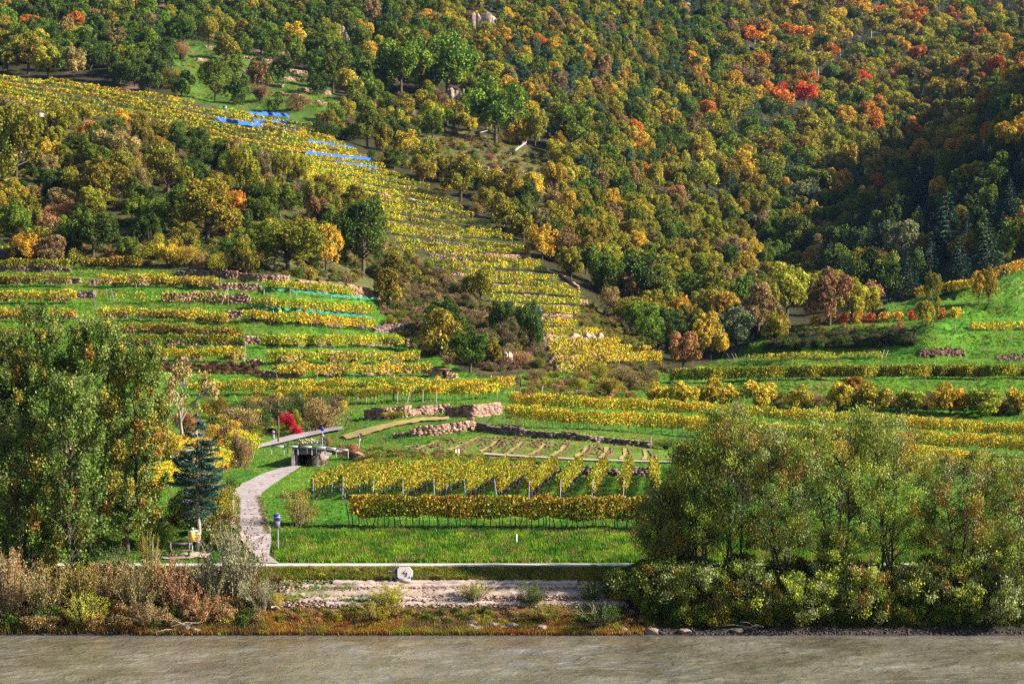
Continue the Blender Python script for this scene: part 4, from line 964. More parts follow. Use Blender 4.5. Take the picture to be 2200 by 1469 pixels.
# riverside left
for (k_, u, v, wp, hp, c, l) in [
 ('wispy', 500, 1285, 160, 175, SIL, 'silvery green willow bush where the lane meets towpath'), ('wispy', 450, 1300, 110, 95, SIL, 'smaller grey-green willow bush left of the silvery one'), ('wispy', 560, 1312, 90, 70, SIL, 'grey leafy bush right below the silvery willow bush'),
 ('wispy', 380, 1320, 120, 130, RUS, 'reddish-brown thicket on the left bank below the bench'), ('wispy', 300, 1325, 120, 130, BRN, 'brown thicket left of reddish one on the bank'), ('wispy', 240, 1310, 110, 110, BRN, 'brown thicket under the poplars'), ('wispy', 170, 1310, 110, 110, OLV, 'olive-brown thicket under leftmost poplar trunks'),
 ('wispy', 90, 1330, 130, 120, BRN, 'brown willow scrub near the left water edge'), ('wispy', 20, 1330, 120, 160, BRN, 'tall tangled scrub in the lower left corner'), ('wispy', 185, 1345, 90, 75, YGR, 'yellow-green tuft bush at left water edge'), ('wispy', 105, 1260, 38, 75, YLW, 'small golden bush under the poplars'),
 ('wispy', 430, 1335, 130, 60, RUS, 'low rusty brush beside the driftwood branch'), ('wispy', 320, 1345, 110, 55, BRN, 'low dry brush over the water, left'), ('wispy', 30, 1290, 100, 110, RUS, 'rusty shrub behind the tangled scrub, far left'), ('wispy', 318, 1235, 55, 95, OLV, 'leafy saplings left of the bench'),
 ('wispy', 250, 1250, 80, 80, DGR, 'dark bush at poplar feet beside the towpath'), ('wispy', 60, 1240, 110, 110, DGR, 'dark bush at feet of the leftmost poplars'),
 # right of sign
 ('wispy', 840, 1300, 95, 48, YGR, 'wispy yellow-green bush on slabs below number board'), ('wispy', 1020, 1290, 70, 45, OLV, 'wispy bush in middle of the stone slabs'), ('wispy', 1145, 1300, 75, 50, DGR, 'dark green bush on slabs at edge of shade'), ('wispy', 1270, 1290, 60, 45, DGR, 'bush in the shade at right end of slabs'),
 ('wispy', 1290, 1342, 120, 50, DGR, 'low dark bush near the water in shade'), ('wispy', 1180, 1335, 90, 45, OLV, 'low wispy bush near the water, middle'), ('wispy', 810, 1330, 110, 40, OLV, 'low olive brush above rusty water edge'), ('wispy', 595, 1310, 30, 40, YLW, 'tiny pale reed clump on the grass near the slabs')]:
    at(k_, u, v, wp, hp, c, l)

# ------------------------------------------------------------------ large riverside trees, each with its own crown
def hero(name, u, Y, wm, hm, label, prof, ncl, lpc, rx, rz, leaf, asp, cols_, wts, droop=0.0, stems=1, z0=.08, gap=0, bark='bark', seed=0, lean=(0, 0), cat='tree', glossy=True, r0=.2, bias=.5):
    rng = np.random.default_rng(seed + 1000)
    x = (u - CU) * Y / F; base = np.array((x, Y, float(ground(x, Y)) - .15))
    root = thing(name, label, cat, base)
    q = z0 + (1 - z0) * rng.random(ncl) ** .85
    rr = np.array([prof(a) for a in q]) * wm / 2 * rng.uniform(.15, 1, ncl) ** .5
    th = rng.uniform(0, 6.283, ncl)
    C0 = np.stack([rr * np.cos(th) + lean[0] * q * hm, rr * np.sin(th) + lean[1] * q * hm, q * hm], 1)
    br = rng.uniform(.7, 1.2, ncl); ci = rng.choice(len(cols_), ncl, p=np.array(wts) / sum(wts))
    n = ncl * lpc; li = rng.integers(0, ncl, n)
    sc = rng.uniform(.6, 1.3, ncl)
    g = rng.normal(size=(n, 3)); g = nrm(g) * rng.random((n, 1)) ** .45
    out = nrm(C0 * (1, 1, 0) + 1e-6)
    C = C0[li] + g * sc[li][:, None] * (rx, rx, rz) * np.where(rng.random((n, 1)) < .25, 1.7, 1.0) + out[li] * (g[:, 2:3] * rx * bias)
    C[:, 2] = np.maximum(C[:, 2], .15)
    lc = np.array(cols_)[ci[li]] * br[li][:, None] * rng.uniform(.7, 1.3, (n, 1)); lc[:, 0] *= rng.uniform(.88, 1.15, n)
    ax = rng.normal(size=(n, 3)) + (0, 0, -droop * 3)
    V, Q, L_ = leaves(C, ax, leaf, leaf * asp, rng, lc)
    obj('crown', make_mesh('crown', V, Q, None, [M['gloss_leaf' if glossy else 'leaf']], L_), root, tint=(1, 1, 1))
    tr = MB(); tops = []
    for s_ in range(stems):
        a = s_ / max(stems, 1) * 6.28 + rng.uniform(0, 1); off = (0 if stems == 1 else wm * .06)
        b0 = np.array((off * math.cos(a), off * math.sin(a), -.1)); sp = 0 if stems == 1 else wm * rng.uniform(.12, .26)
        e = np.array((sp * math.cos(a) + lean[0] * hm * .85, sp * math.sin(a) + lean[1] * hm * .85, hm * rng.uniform(.8, .93)))
        t = np.linspace(0, 1, 7)[:, None]; pts = b0 * (1 - t) + e * t + np.stack([rng.normal(0, .02 * hm, 7) * t[:, 0] * (1 - t[:, 0]) * 3, rng.normal(0, .015 * hm, 7) * t[:, 0], 0 * t[:, 0]], 1)
        tr.tube(pts, r0 / math.sqrt(stems) * (1 - .9 * t[:, 0]), 6, False); tops.append(pts)
    for c in C0[rng.permutation(ncl)[:min(ncl, 110)]]:
        pts = tops[rng.integers(0, len(tops))]; zz = max(.1 * hm, c[2] - rng.uniform(.12, .3) * hm * .6)
        p0 = np.array([np.interp(zz, pts[:, 2], pts[:, k2]) for k2 in range(3)])
        m_ = (p0 + c) / 2 + rng.normal(size=3) * .12 + (0, 0, .15)
        tr.tube([p0, m_, c], [r0 * .2, r0 * .12, .012], 3, False)
    obj('trunk', tr.mesh('trunk', [M[bark]]), root)
    placed.append((u, 1220, 1, 1))
    return root
def pprof(q): return .35 + .75 * math.sin(min(1, (1 - q) * 1.25 + .12) * math.pi * .62) if q > .2 else .6 + q * 1.6
def wprof(q): return math.sqrt(max(.02, 1 - (abs(q - .52) / .52) ** 2.4))
PG = [(.11, .18, .025), (.19, .25, .055), (.055, .10, .015), (.30, .26, .035), (.38, .22, .04)]
hero('poplar', 88, 163.5, 5.0, 16.8, 'tallest green poplar, second from left picture edge', pprof, 230, 185, .38, .62, .155, .75, PG, [4, 4, 2, 1, .15], stems=2, seed=1, r0=.24)
hero('poplar', 12, 163, 4.2, 15.0, 'leftmost poplar cut by picture edge', pprof, 185, 170, .38, .62, .155, .75, PG, [4, 3, 3, 1, .2], stems=2, seed=2, r0=.22)
hero('poplar', 150, 158.9 - 3.4, 4.4, 13.6, 'shorter green poplar in front, between tallest and gold-tinged one', pprof, 170, 150, .36, .6, .17, .75, PG, [4, 4, 3, 1, .3], stems=1, seed=3, r0=.24)
hero('poplar', 205, 164, 5.4, 15.6, 'gold-tinged poplar right of the tallest', pprof, 230, 185, .38, .62, .155, .75, PG, [4, 3, 2, 2, .5], stems=2, seed=4, r0=.24)
hero('poplar', 276, 163.6, 4.6, 14.0, 'rightmost poplar leaning right, yellowing crown', pprof, 185, 170, .38, .6, .155, .75, PG, [3, 4, 1.5, 3, .8], stems=1, seed=5, lean=(.05, 0), r0=.2)
hero('poplar', 45, 156, 5.0, 10.5, 'low dark poplar by the bank at left edge', wprof, 130, 130, .4, .6, .18, .75, PG, [3, 2, 4, 1, .2], stems=2, seed=6, r0=.18)
WG = [(.17, .24, .025), (.30, .36, .04), (.09, .12, .018), (.32, .21, .04), (.26, .30, .11)]
WL = [(1428, 156.2, 3.0, 5.6, 'leftmost low riverside willow, dark and dense', [2, 1, 4, 2, .5]), (1500, 155.6, 3.7, 8.8, 'second riverside willow from left, dark with drooping side', [4, 3, 4, .8, .7]),
      (1575, 155.8, 4.6, 11.2, 'third riverside willow, brown-gold leaves', [3, 3, 2, 2.2, 1]), (1680, 155.4, 5.0, 10.0, 'silvery drooping willow in the middle of the bank group', [1.5, 2, 1.5, 1.5, 4]),
      (1800, 155.6, 6.6, 11.0, 'largest bright green willow with forked dark trunk', [4, 5, 1.5, .8, 1]), (1905, 155.9, 5.4, 10.3, 'bright green willow leaning right of the largest', [4, 5, 1.5, .8, .8]),
      (2070, 155.2, 5.6, 8.6, 'willow with orange-brown top near the right edge', [2.5, 2.5, 2, 2.8, 1]), (2175, 155.6, 5.6, 7.8, 'rightmost willow half cut by picture edge', [2, 3, 2, 2, 2])]
for i, (u, Y, wm, hm, l, wt) in enumerate(WL):
    hero('willow', u, Y, wm * 1.2, hm * 1.03, l, wprof, 135, 165, .52, .62, .16, .38, WG, wt, droop=.4, stems=4 if i % 2 else 3, z0=.24, seed=20 + i, r0=.2)
for i, (u, Y, wm, hm, l, wt) in enumerate([(1400, 153.6, 4.2, 3.0, 'dark bank bush under the leftmost willow', [2, 1, 4, 1, 1]), (1500, 152.8, 4.0, 3.2, 'dark bank bush under the second willow', [2, 1, 5, 1, 1]), (1600, 152.8, 4.2, 3.4, 'blackish bank bush with pale twigs', [1, 1, 5, 1, .5]), (1740, 152.2, 4.4, 3.0, 'bright yellow-green bush hanging over water', [2, 5, 2, 1, 1.5]),
      (1862, 152.2, 3.2, 3.4, 'golden-olive bush hanging over the water, rounded', [1, 4, 1, 3, 2]), (1960, 153.2, 4.6, 3.2, 'dark bush in shade between two bright ones', [1, 1, 5, .5, .5]), (2050, 152.8, 3.8, 4.0, 'bush with orange tips over dark bank', [2, 3, 2, 2, 1.5]), (2140, 152.0, 3.8, 3.2, 'pale green bush at water near right edge', [1, 2, 2, 1, 4]), (2195, 153, 4.2, 5.0, 'bush in the lower right corner', [2, 4, 3, 1, 1]),
      (1330, 154.6, 2.6, 1.6, 'low dark bush left of the willow group', [2, 1, 3, 1, 1]), (1790, 154.2, 2.6, 4.6, 'upright leafy bush before the largest willow', [2, 4, 2, .5, 2])]):
    hero('bank_bush', max(u, 1425) if u != 1330 else 1345, Y, wm, hm, l, wprof, 75, 120, .36, .38, .17, .4, WG, wt, droop=.4, stems=4, z0=.1, seed=50 + i, r0=.09, cat='bush')
# blue spruce
def blue_spruce(rng, h, n):
    pr = [(0, .2), (.10, .75), (.2, 1.35), (.30, 1.9), (.42, 2.15), (.52, 1.75), (.62, 1.5), (.72, 1.25), (.80, .8), (.86, .35)]
    br = []; tr = MB(); ln = .12
    tr.tube([(ln * 0, 0, -.2), (.14, 0, h * .15), (-.02, 0, h * .3), (.0, 0, h * .6), (0, 0, h)], [.17, .14, .12, .08, .01], 7, False)
    q = .02
    while q < .86:
        r = np.interp(q, [a[0] for a in pr], [a[1] for a in pr])
        nb = int(5 + r * 2.4) if q < .66 else int(rng.integers(2, 5))
        for j in range(nb):
            a = rng.uniform(0, 6.283); rr = r * rng.uniform(.6, 1.12); br.append((math.cos(a), math.sin(a), h * (1 - q) + rng.normal(0, .12), rr))
            tr.tube([(0, 0, br[-1][2]), (br[-1][0] * rr * .5, br[-1][1] * rr * .5, br[-1][2] - .08 * rr), (br[-1][0] * rr * .92, br[-1][1] * rr * .92, br[-1][2] - .02 * rr)], [.04, .025, .008], 3, False)
        q += rng.uniform(.024, .05)
    br = np.array(br); bi = rng.choice(len(br), n, p=br[:, 3] ** 1.4 / (br[:, 3] ** 1.4).sum()); B = br[bi]; t = rng.uniform(.12, 1, n) ** .75
    out = np.stack([B[:, 0], B[:, 1], 0 * t], 1); side = np.stack([-B[:, 1], B[:, 0], 0 * t], 1); sp = rng.normal(0, .17, n) * B[:, 3] * (1.1 - .75 * t)
    C = out * (t * B[:, 3])[:, None] + side * sp[:, None]; C[:, 2] = B[:, 2] - .16 * B[:, 3] * np.sin(t * 2.6) - .35 * np.abs(sp) - np.abs(rng.normal(0, .07, n))
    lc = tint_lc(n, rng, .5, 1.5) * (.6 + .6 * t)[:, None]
    return leaves(C, out + side * np.sign(sp)[:, None] * .7 + rng.normal(size=(n, 3)) * .3 + (0, 0, .15), .2, .07, rng, lc), tr
p = P(424, 1181); hS = (1181 - 886) * p[1] / F
(Vs, Qs, Ls), trs = blue_spruce(np.random.default_rng(5), hS, 26000); sc_ = np.array((1, 1, 1.))
rt = thing('blue_spruce', 'tall blue spruce with bare lower trunk behind bench and board', 'tree', p)
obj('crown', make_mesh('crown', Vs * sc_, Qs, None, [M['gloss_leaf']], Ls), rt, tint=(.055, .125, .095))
trs.v = [v * sc_ for v in trs.v]; obj('trunk', trs.mesh('trunk', [M['pale_bark']]), rt)
placed += [(424, 1188, 100, 100)]

# ------------------------------------------------------------------ forest fill
ZN = [((-50, 60, 160, 240), 'top left slope above the vineyard'), ((160, -60, 420, 120), 'wood over the little shed'), ((420, -60, 700, 110), 'dark wood over the abandoned terraces'),
      ((-400, -60, 160, 60), 'wood in the top left corner')]
def zone(u, v):
    if inside(DK, u, v): return 'shaded valley side, %s' % ('right half' if u > 1990 else 'left half') if v > 380 else 'shaded ridge at right'
    if u > 1480 and v < 130: return 'far slope in the top right corner' if u > 1850 else 'far slope near the top, red maples around'
    if u > 1480 and v < 260: return 'far slope left of the bright maple' if u < 1843 else 'far slope right of the bright maple'
    if u > 1700 and v < 420: return 'slope above valley shadow, %s part' % ('upper' if v < 345 else 'lower')
    if u > 1480 and v < 420: return 'mid slope left of the valley shadow'
    if u > 1480 and v < 600: return 'slope above the brown valley-mouth trees'
    if u > 1480: return 'valley mouth beside the right terraces'
    if u > 1220 and v < 120: return 'rocky upper slope, centre right'
    if u > 1220 and v < 280: return 'pine slope right of the domed tree'
    if u > 1220 and v < 450: return 'slope right of the fallen pale trunk'
    if u > 1280 and v > 450 and v < 560: return 'upper wood above large dark valley-mouth tree'
    if u > 1100 and v < 700 and v > 450: return 'wood above the large dark valley-mouth tree' if u > 1280 else 'wood along the steep vineyard right edge'
    if u > 900 and v < 110: return 'rocky wood at top centre'
    if u > 900 and v < 290: return 'wood around the huge rounded tree'
    if u > 860 and v < 420: return 'meadow edge near fallen pale trunk'
    if u > 860 and v < 560: return 'thicket between meadow and steep vineyard'
    if u > 780 and v > 560: return 'brown scrub between terraces and steep vineyard'
    if u > 700 and v < 120: return 'dark wood at top, left of centre'
    if u > 640 and v < 345: return 'wood right of the blue nets'
    if v < 110 and u < 300: return 'top left corner above the shed'
    if v < 130: return 'dark wood over the abandoned terraces'
    if v < 260: return 'abandoned terraces and vineyard upper rim'
    if v < 400: return 'left scrub just under the vineyard'
    if u < 330: return 'left scrub above the terraces'
    if u < 600: return 'middle scrub above the terraces'
    if u < 1120: return 'scrub beside the narrow part of steep vineyard'
    return 'slope foot near the white gate'
CLASSES = [GRN, DGR, OLV, YGR, YLW, ORG, RED, BRN, RUS]
def choose(u, v, rng):
    d = bool(inside(DK, u, v))
    patch = float(vnoise(u / 70, v / 45, 31)); p2 = float(vnoise(u / 45, v / 30, 37))
    r = rng.random()
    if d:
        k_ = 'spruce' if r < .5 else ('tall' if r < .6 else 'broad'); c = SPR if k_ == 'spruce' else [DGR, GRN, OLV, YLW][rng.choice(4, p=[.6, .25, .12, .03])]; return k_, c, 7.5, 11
    if u > 1480 and v < 430:
        conif = .04 + .30 * (patch > .62)
        k_ = 'spruce' if r < conif else ('tall' if (p2 > .52 and v < 190 and 1600 < u < 2000) or r > .93 else 'broad')
        if k_ == 'spruce': return k_, PNE, 6.5, 12.5
        far = v < 300
        w_ = [.18, .05, .36, .2, .10, .05, .01, .05, .0] if far and u > 1620 else [.22, .06, .34, .24, .08, .03, .0, .03, 0]
        if p2 > .68 and far and u > 1600: w_ = [.08, 0, .26, .14, .20, .24, .03, .05, 0]
        w_ = np.array(w_); return k_, CLASSES[rng.choice(9, p=w_ / w_.sum())], rng.uniform(9, 13), rng.uniform(12, 16) if k_ == 'tall' else rng.uniform(9.5, 12.5)
    if u > 1040 and v < 330 or (u > 1200 and v < 430):
        if r < (.30 if v < 260 and patch > .45 else .08): return ('pine' if r < .27 else 'spruce'), PNE, rng.uniform(5, 6.8), rng.uniform(8, 10.5)
        w_ = np.array([.22, .08, .3, .22, .10, .02, .0, .06, 0]); return 'broad', CLASSES[rng.choice(9, p=w_ / w_.sum())], rng.uniform(6.5, 9.5), rng.uniform(7.5, 10)
    if inside(SR, u, v) or inside(MD, u, v):
        return 'shrub', [BRN, OLV, RUS, DGR][rng.choice(4, p=[.45, .3, .1, .15])], rng.uniform(2.2, 4.2), rng.uniform(1.6, 3.2)
    if u < 900 and v < 240:
        w_ = np.array([.42, .28, .16, .05, .03, .01, 0, .05, 0]); return ('broad' if r > .06 else 'pine'), CLASSES[rng.choice(9, p=w_ / w_.sum())], rng.uniform(7, 10), rng.uniform(8, 11)
    if u < 860 and v < 620:
        if r < .45: return 'shrub', [BRN, OLV, RUS, DGR, GRN][rng.choice(5, p=[.3, .35, .1, .15, .1])], rng.uniform(2.4, 4.5), rng.uniform(2, 3.6)
        w_ = np.array([.25, .25, .3, .05, .04, .01, 0, .1, 0]); return 'oak', CLASSES[rng.choice(9, p=w_ / w_.sum())], rng.uniform(5, 8), rng.uniform(5, 8)
    if v > 450 and u > 1150:
        w_ = np.array([.2, .12, .34, .18, .06, .0, 0, .08, .02]); return 'oak', CLASSES[rng.choice(9, p=w_ / w_.sum())], rng.uniform(6.5, 9.5), rng.uniform(7, 10)
    if r < .3: return 'shrub', [BRN, OLV, YLW, DGR][rng.choice(4, p=[.35, .4, .1, .15])], rng.uniform(2.5, 4.5), rng.uniform(2, 3.6)
    w_ = np.array([.28, .14, .3, .14, .06, .0, 0, .08, 0]); return 'broad', CLASSES[rng.choice(9, p=w_ / w_.sum())], rng.uniform(5.5, 8.5), rng.uniform(6, 9)
RG = np.random.default_rng(2024)
cand = np.stack([RG.uniform(-120, 2420, 26000), RG.uniform(-25, 820, 26000)], 1)
bad = inside(LT, cand[:, 0], cand[:, 1]) | inside(RT, cand[:, 0], cand[:, 1]) | inside(VB, cand[:, 0], cand[:, 1]) | (inside(UT, cand[:, 0], cand[:, 1]) & (RG.random(26000) > .03)) | (cand[:, 1] > 805)
bad |= inside([(1150, 660), (1430, 770), (1440, 810), (1180, 810)], cand[:, 0], cand[:, 1])
bad |= inside(MD, cand[:, 0], cand[:, 1]) & (RG.random(26000) > .25)
bad |= inside([(200, 460), (300, 455), (300, 540), (210, 540)], cand[:, 0], cand[:, 1])
bad |= inside([(60, 235), (150, 240), (150, 300), (60, 290)], cand[:, 0], cand[:, 1])
cand = cand[~bad]; CY = PY(cand[:, 0], cand[:, 1])
acc = []; grid = {}
for (u, v, a, b) in placed:
    if v < 830: grid.setdefault((int(u // 60), int(v // 60)), []).append((u, v, a * .42, b * .32))
items = []
for (u, v), Y in zip(cand, CY):
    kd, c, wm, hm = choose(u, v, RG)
    px_ = F / Y; wpx = wm * px_; ru = wpx * .44; rv = max(wpx * .235, 5.5)
    if kd == 'shrub': ru = wpx * .55; rv = wpx * .35
    gx, gy = int(u // 60), int(v // 60); ok = True
    for a in (-1, 0, 1):
        for b in (-1, 0, 1):
            for (u2, v2, r2, r3) in grid.get((gx + a, gy + b), ()):
                if ((u - u2) / (.5 * (ru + r2) + 1)) ** 2 + ((v - v2) / (.5 * (rv + r3) + 1)) ** 2 < 1: ok = False; break
            if not ok: break
        if not ok: break
    if not ok: continue
    grid.setdefault((gx, gy), []).append((u, v, ru, rv)); items.append((u, v, Y, kd, c, wm, hm))
print('forest items', len(items))
# the largest in view of each kind become things, the others one forest object
by = {}
for it in items: by.setdefault(it[3], []).append(it)
LIM = {'broad': 300, 'oak': 230, 'tall': 90, 'pine': 140, 'spruce': 130, 'shrub': 280}
indiv, rest = [], []
for kd, L_ in by.items():
    vis = [it for it in L_ if 0 <= it[0] <= 2200 and it[1] > 8]; out_ = [it for it in L_ if not (0 <= it[0] <= 2200 and it[1] > 8)]
    vis.sort(key=lambda it: -it[5] * it[6] / it[2] ** 2)
    indiv += vis[:LIM[kd]]; rest += vis[LIM[kd]:] + out_
print('individual', len(indiv), 'rest', len(rest))
grp = {}
for it in indiv: grp.setdefault((it[3], CN[it[4]], zone(it[0], it[1])), []).append(it)
for (kd, cn, zn), L_ in grp.items():
    L_.sort(key=lambda it: it[0])
    for i, (u, v, Y, kd, c, wm, hm) in enumerate(L_):
        if len(L_) == 1: lab = 'only %s %s of its kind, %s' % (cn, KN[kd][1], zn)
        elif len(L_) == 2: lab = '%s %s %s of two, %s' % (['left', 'right'][i], cn, KN[kd][1], zn)
        elif i == len(L_) - 1: lab = 'rightmost %s %s, %s' % (cn, KN[kd][1], zn)
        elif i == 0: lab = 'leftmost %s %s, %s' % (cn, KN[kd][1], zn)
        else: lab = '%s %s %s from the left, %s' % (ords[i] if i < 20 else ['twenty-first', 'twenty-second', 'twenty-third', 'twenty-fourth', 'twenty-fifth', 'twenty-sixth', 'twenty-seventh', 'twenty-eighth', 'twenty-ninth', 'thirtieth', 'thirty-first', 'thirty-second', 'thirty-third', 'thirty-fourth', 'thirty-fifth', 'thirty-sixth', 'thirty-seventh', 'thirty-eighth', 'thirty-ninth', 'fortieth', 'forty-first', 'forty-second', 'forty-third', 'forty-fourth', 'forty-fifth', 'forty-sixth', 'forty-seventh', 'forty-eighth', 'forty-ninth', 'fiftieth'][min(i - 20, 29)], cn, KN[kd][1], zn)
        x = (u - CU) * Y / F
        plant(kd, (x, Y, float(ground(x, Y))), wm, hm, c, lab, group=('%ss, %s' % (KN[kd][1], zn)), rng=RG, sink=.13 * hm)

# scatter: one object whose points carry instances of loose prototypes
SPR_CACHE = {}
def scatter(name, protos, pts, scl, rotz, idx, tint):
    ob_list = []
    for i, (V, Q, L_, tr, bk, lf) in enumerate(protos):
        if id(V) in SPR_CACHE: ob_list.append(SPR_CACHE[id(V)]); continue
        tv, tq, tt = tr.arrays()
        VV_ = np.concatenate([V, tv]); QQ = np.concatenate([Q, tq + len(V)]); LL = np.concatenate([L_, np.ones((len(tv), 3))])
        mi = np.concatenate([np.zeros(len(Q), int), np.ones(len(tq), int)])
        m_ = make_mesh('sprig', VV_, QQ, None if tt is None else tt + len(V), [M[lf], M[bk]], LL, midx=mi if tt is None else np.concatenate([mi, np.ones(len(tt), int)]))
        ob_list.append(bpy.data.objects.new('sprig', m_)); SPR_CACHE[id(V)] = ob_list[-1]
    me = bpy.data.meshes.new(name); me.vertices.add(len(pts)); me.vertices.foreach_set('co', np.asarray(pts, np.float32).ravel())
    for nm, ty, key, val in (('scl', 'FLOAT_VECTOR', 'vector', scl), ('rt', 'FLOAT_VECTOR', 'vector', np.stack([0 * rotz, 0 * rotz, rotz], 1)), ('tint', 'FLOAT_VECTOR', 'vector', tint)):
        a = me.attributes.new(nm, ty, 'POINT'); a.data.foreach_set(key, np.asarray(val, np.float32).ravel())
    a = me.attributes.new('pick', 'INT', 'POINT'); a.data.foreach_set('value', np.asarray(idx, np.int32))
    o = obj(name, me, kind='stuff')
    ng = bpy.data.node_groups.new(name, 'GeometryNodeTree')
    ng.interface.new_socket('Geometry', in_out='INPUT', socket_type='NodeSocketGeometry'); ng.interface.new_socket('Geometry', in_out='OUTPUT', socket_type='NodeSocketGeometry')
    gi = ng.nodes.new('NodeGroupInput'); go = ng.nodes.new('NodeGroupOutput')
    g2i = ng.nodes.new('GeometryNodeGeometryToInstance')
    for po in reversed(ob_list):
        oi = ng.nodes.new('GeometryNodeObjectInfo'); oi.inputs['Object'].default_value = po; oi.inputs['As Instance'].default_value = True
        ng.links.new(oi.outputs['Geometry'], g2i.inputs[0])
    jn = ng.nodes.new('GeometryNodeJoinGeometry')
    for l in list(ng.links): ng.links.remove(l)
    for po in [n for n in ng.nodes if n.bl_idname == 'GeometryNodeObjectInfo']: ng.links.new(po.outputs['Geometry'], jn.inputs[0])
    ng.nodes.remove(g2i)
    ip = ng.nodes.new('GeometryNodeInstanceOnPoints'); ip.inputs['Pick Instance'].default_value = True
    def na(nm, ty):
        n = ng.nodes.new('GeometryNodeInputNamedAttribute'); n.data_type = ty; n.inputs[0].default_value = nm; return n.outputs[0]
    ng.links.new(gi.outputs[0], ip.inputs['Points']); ng.links.new(jn.outputs[0], ip.inputs['Instance'])
    ng.links.new(na('pick', 'INT'), ip.inputs['Instance Index']); ng.links.new(na('rt', 'FLOAT_VECTOR'), ip.inputs['Rotation']); ng.links.new(na('scl', 'FLOAT_VECTOR'), ip.inputs['Scale'])
    ng.links.new(ip.outputs[0], go.inputs[0])
    md = o.modifiers.new('scatter', 'NODES'); md.node_group = ng
    return o
keys = ['broad', 'tall', 'pine', 'spruce', 'shrub']; pl = []; start = {}
for k_ in keys:
    start[k_] = len(pl)
    for e in PR[k_][:3]: pl.append((e[2][0], e[2][1], e[2][2], e[3], e[4], e[5]))
if rest:
    pts = []; sc2 = []; ix = []; tn = []
    for (u, v, Y, kd, c, wm, hm) in rest:
        x = (u - CU) * Y / F; pts.append((x, Y, float(ground(x, Y)) - .12 * hm)); sc2.append((wm, wm, hm)); k2 = 'broad' if kd == 'oak' else kd
        ix.append(start[k2] + int(RG.integers(0, 3))); tn.append(np.clip(np.array(c) * (1 + RG.normal(0, .1, 3)) * RG.uniform(.8, 1.2), .005, .8))
    scatter('forest', pl, np.array(pts), np.array(sc2), RG.uniform(0, 6.28, len(rest)), ix, np.array(tn))
# unseen off-frame wood added to shade the valley, and low undergrowth
n = 420; u = RG.uniform(2420, 3600, n); Yv = RG.uniform(520, 900, n); x = (u - CU) * Yv / F
scatter('offframe_shade_wood', pl[:3] + pl[9:12], np.stack([x, Yv, ground(x, Yv) - .4], 1), np.stack([RG.uniform(8, 11, n)] * 2 + [RG.uniform(10, 13, n)], 1), RG.uniform(0, 6.28, n), RG.integers(0, 6, n), np.tile(np.array(DGR), (n, 1)))
def under(name, poly, n, cols_, wlo, whi, hh=.7, thin=None):
    poly = np.array(poly, float); lo_, hi_ = poly.min(0), poly.max(0)
    u = RG.uniform(lo_[0], hi_[0], n * 3); v = RG.uniform(lo_[1], hi_[1], n * 3); ok = inside([tuple(q) for q in poly], u, v)
    if thin: ok &= fbm(u / 40, v / 25, 44) > thin
    u = u[ok][:n]; v = v[ok][:n]; m_ = len(u)
    if not m_: return
    w_ = RG.uniform(wlo, whi, m_); ci = RG.integers(0, len(cols_), m_)
    tn = np.array(cols_)[ci] * RG.uniform(.7, 1.3, (m_, 1))
    prot = pl[12:15]
    scatter(name, prot, Pm(u, v, -.12), np.stack([w_, w_, w_ * hh * RG.uniform(.6, 1.2, m_)], 1), RG.uniform(0, 6.28, m_), RG.integers(0, 3, m_), tn)
under('heath', SR, 1100, [(.17, .12, .05), (.15, .14, .03), (.20, .13, .07), (.14, .11, .05), DGR], .9, 2.6, .8)
under('heath', [(-20, 262), (180, 268), (330, 300), (480, 345), (820, 500), (860, 620), (640, 600), (300, 570), (-20, 560)], 1500, [OLV, BRN, DGR, GRN, BRN], .9, 2.4, .7, .42)
under('heath', [(780, 150), (1000, 250), (1300, 420), (1400, 560), (1250, 600), (1000, 420), (820, 330)], 900, [OLV, BRN, GRN, BRN], .9, 2.6, .7, .45)
under('thicket', [(455, 885), (560, 868), (740, 872), (748, 885), (700, 898), (610, 905), (560, 930), (545, 955), (505, 1000), (470, 960)], 170, [DGR, BRN, OLV, (.16, .11, .06), DGR, YLW], 1.4, 3.2, .85)
under('thicket', [(350, 950), (470, 930), (540, 965), (520, 1010), (440, 1020), (345, 1000)], 70, [BRN, OLV, YLW, ORG], 1.2, 2.4, .9)
under('thicket', [(440, 1040), (500, 1040), (500, 1110), (520, 1165), (440, 1175), (370, 1165), (380, 1110)], 60, [DGR, OLV, BRN, DGR], 1.0, 2.0, .8)
under('hedge_and_shade_scrub', [(1660, 858), (2240, 858), (2240, 885), (1660, 876)], 160, [DGR, BRN, DGR, OLV], 1.2, 2.4, .8)
under('hedge_and_shade_scrub', [(1660, 722), (1960, 714), (1965, 745), (1640, 752)], 420, [(.03, .06, .012), DGR, (.10, .08, .03)], 1.0, 2.2, .8)  # bank scrub, coloured dark and packed dense in place of the bank's shade
under('heath', [(1255, 640), (1330, 690), (1425, 760), (1420, 780), (1300, 730), (1230, 690)], 260, [OLV, GRN, BRN, OLV], .8, 1.8, .7)
under('heath', [(1140, 780), (1440, 780), (1450, 850), (1120, 862)], 260, [OLV, BRN, YGR, RUS], .7, 1.7, .8)
under('heath', [(330, 783), (545, 785), (560, 806), (330, 800)], 160, [(.10, .035, .03), BRN, (.13, .04, .035)], .7, 1.3, .8)
under('heath', [(800, 640), (870, 700), (990, 800), (900, 760), (820, 700)], 120, [BRN, OLV, (.12, .04, .03)], .8, 1.6, .8)
under('heath', [(1640, 712), (1950, 700), (1940, 722), (1650, 735)], 120, [BRN, OLV, RUS], .6, 1.5, .8)
under('heath', [(330, 90), (600, 100), (760, 230), (600, 240), (450, 215), (330, 170)], 220, [OLV, BRN, GRN], .8, 2.0, .6, .5)
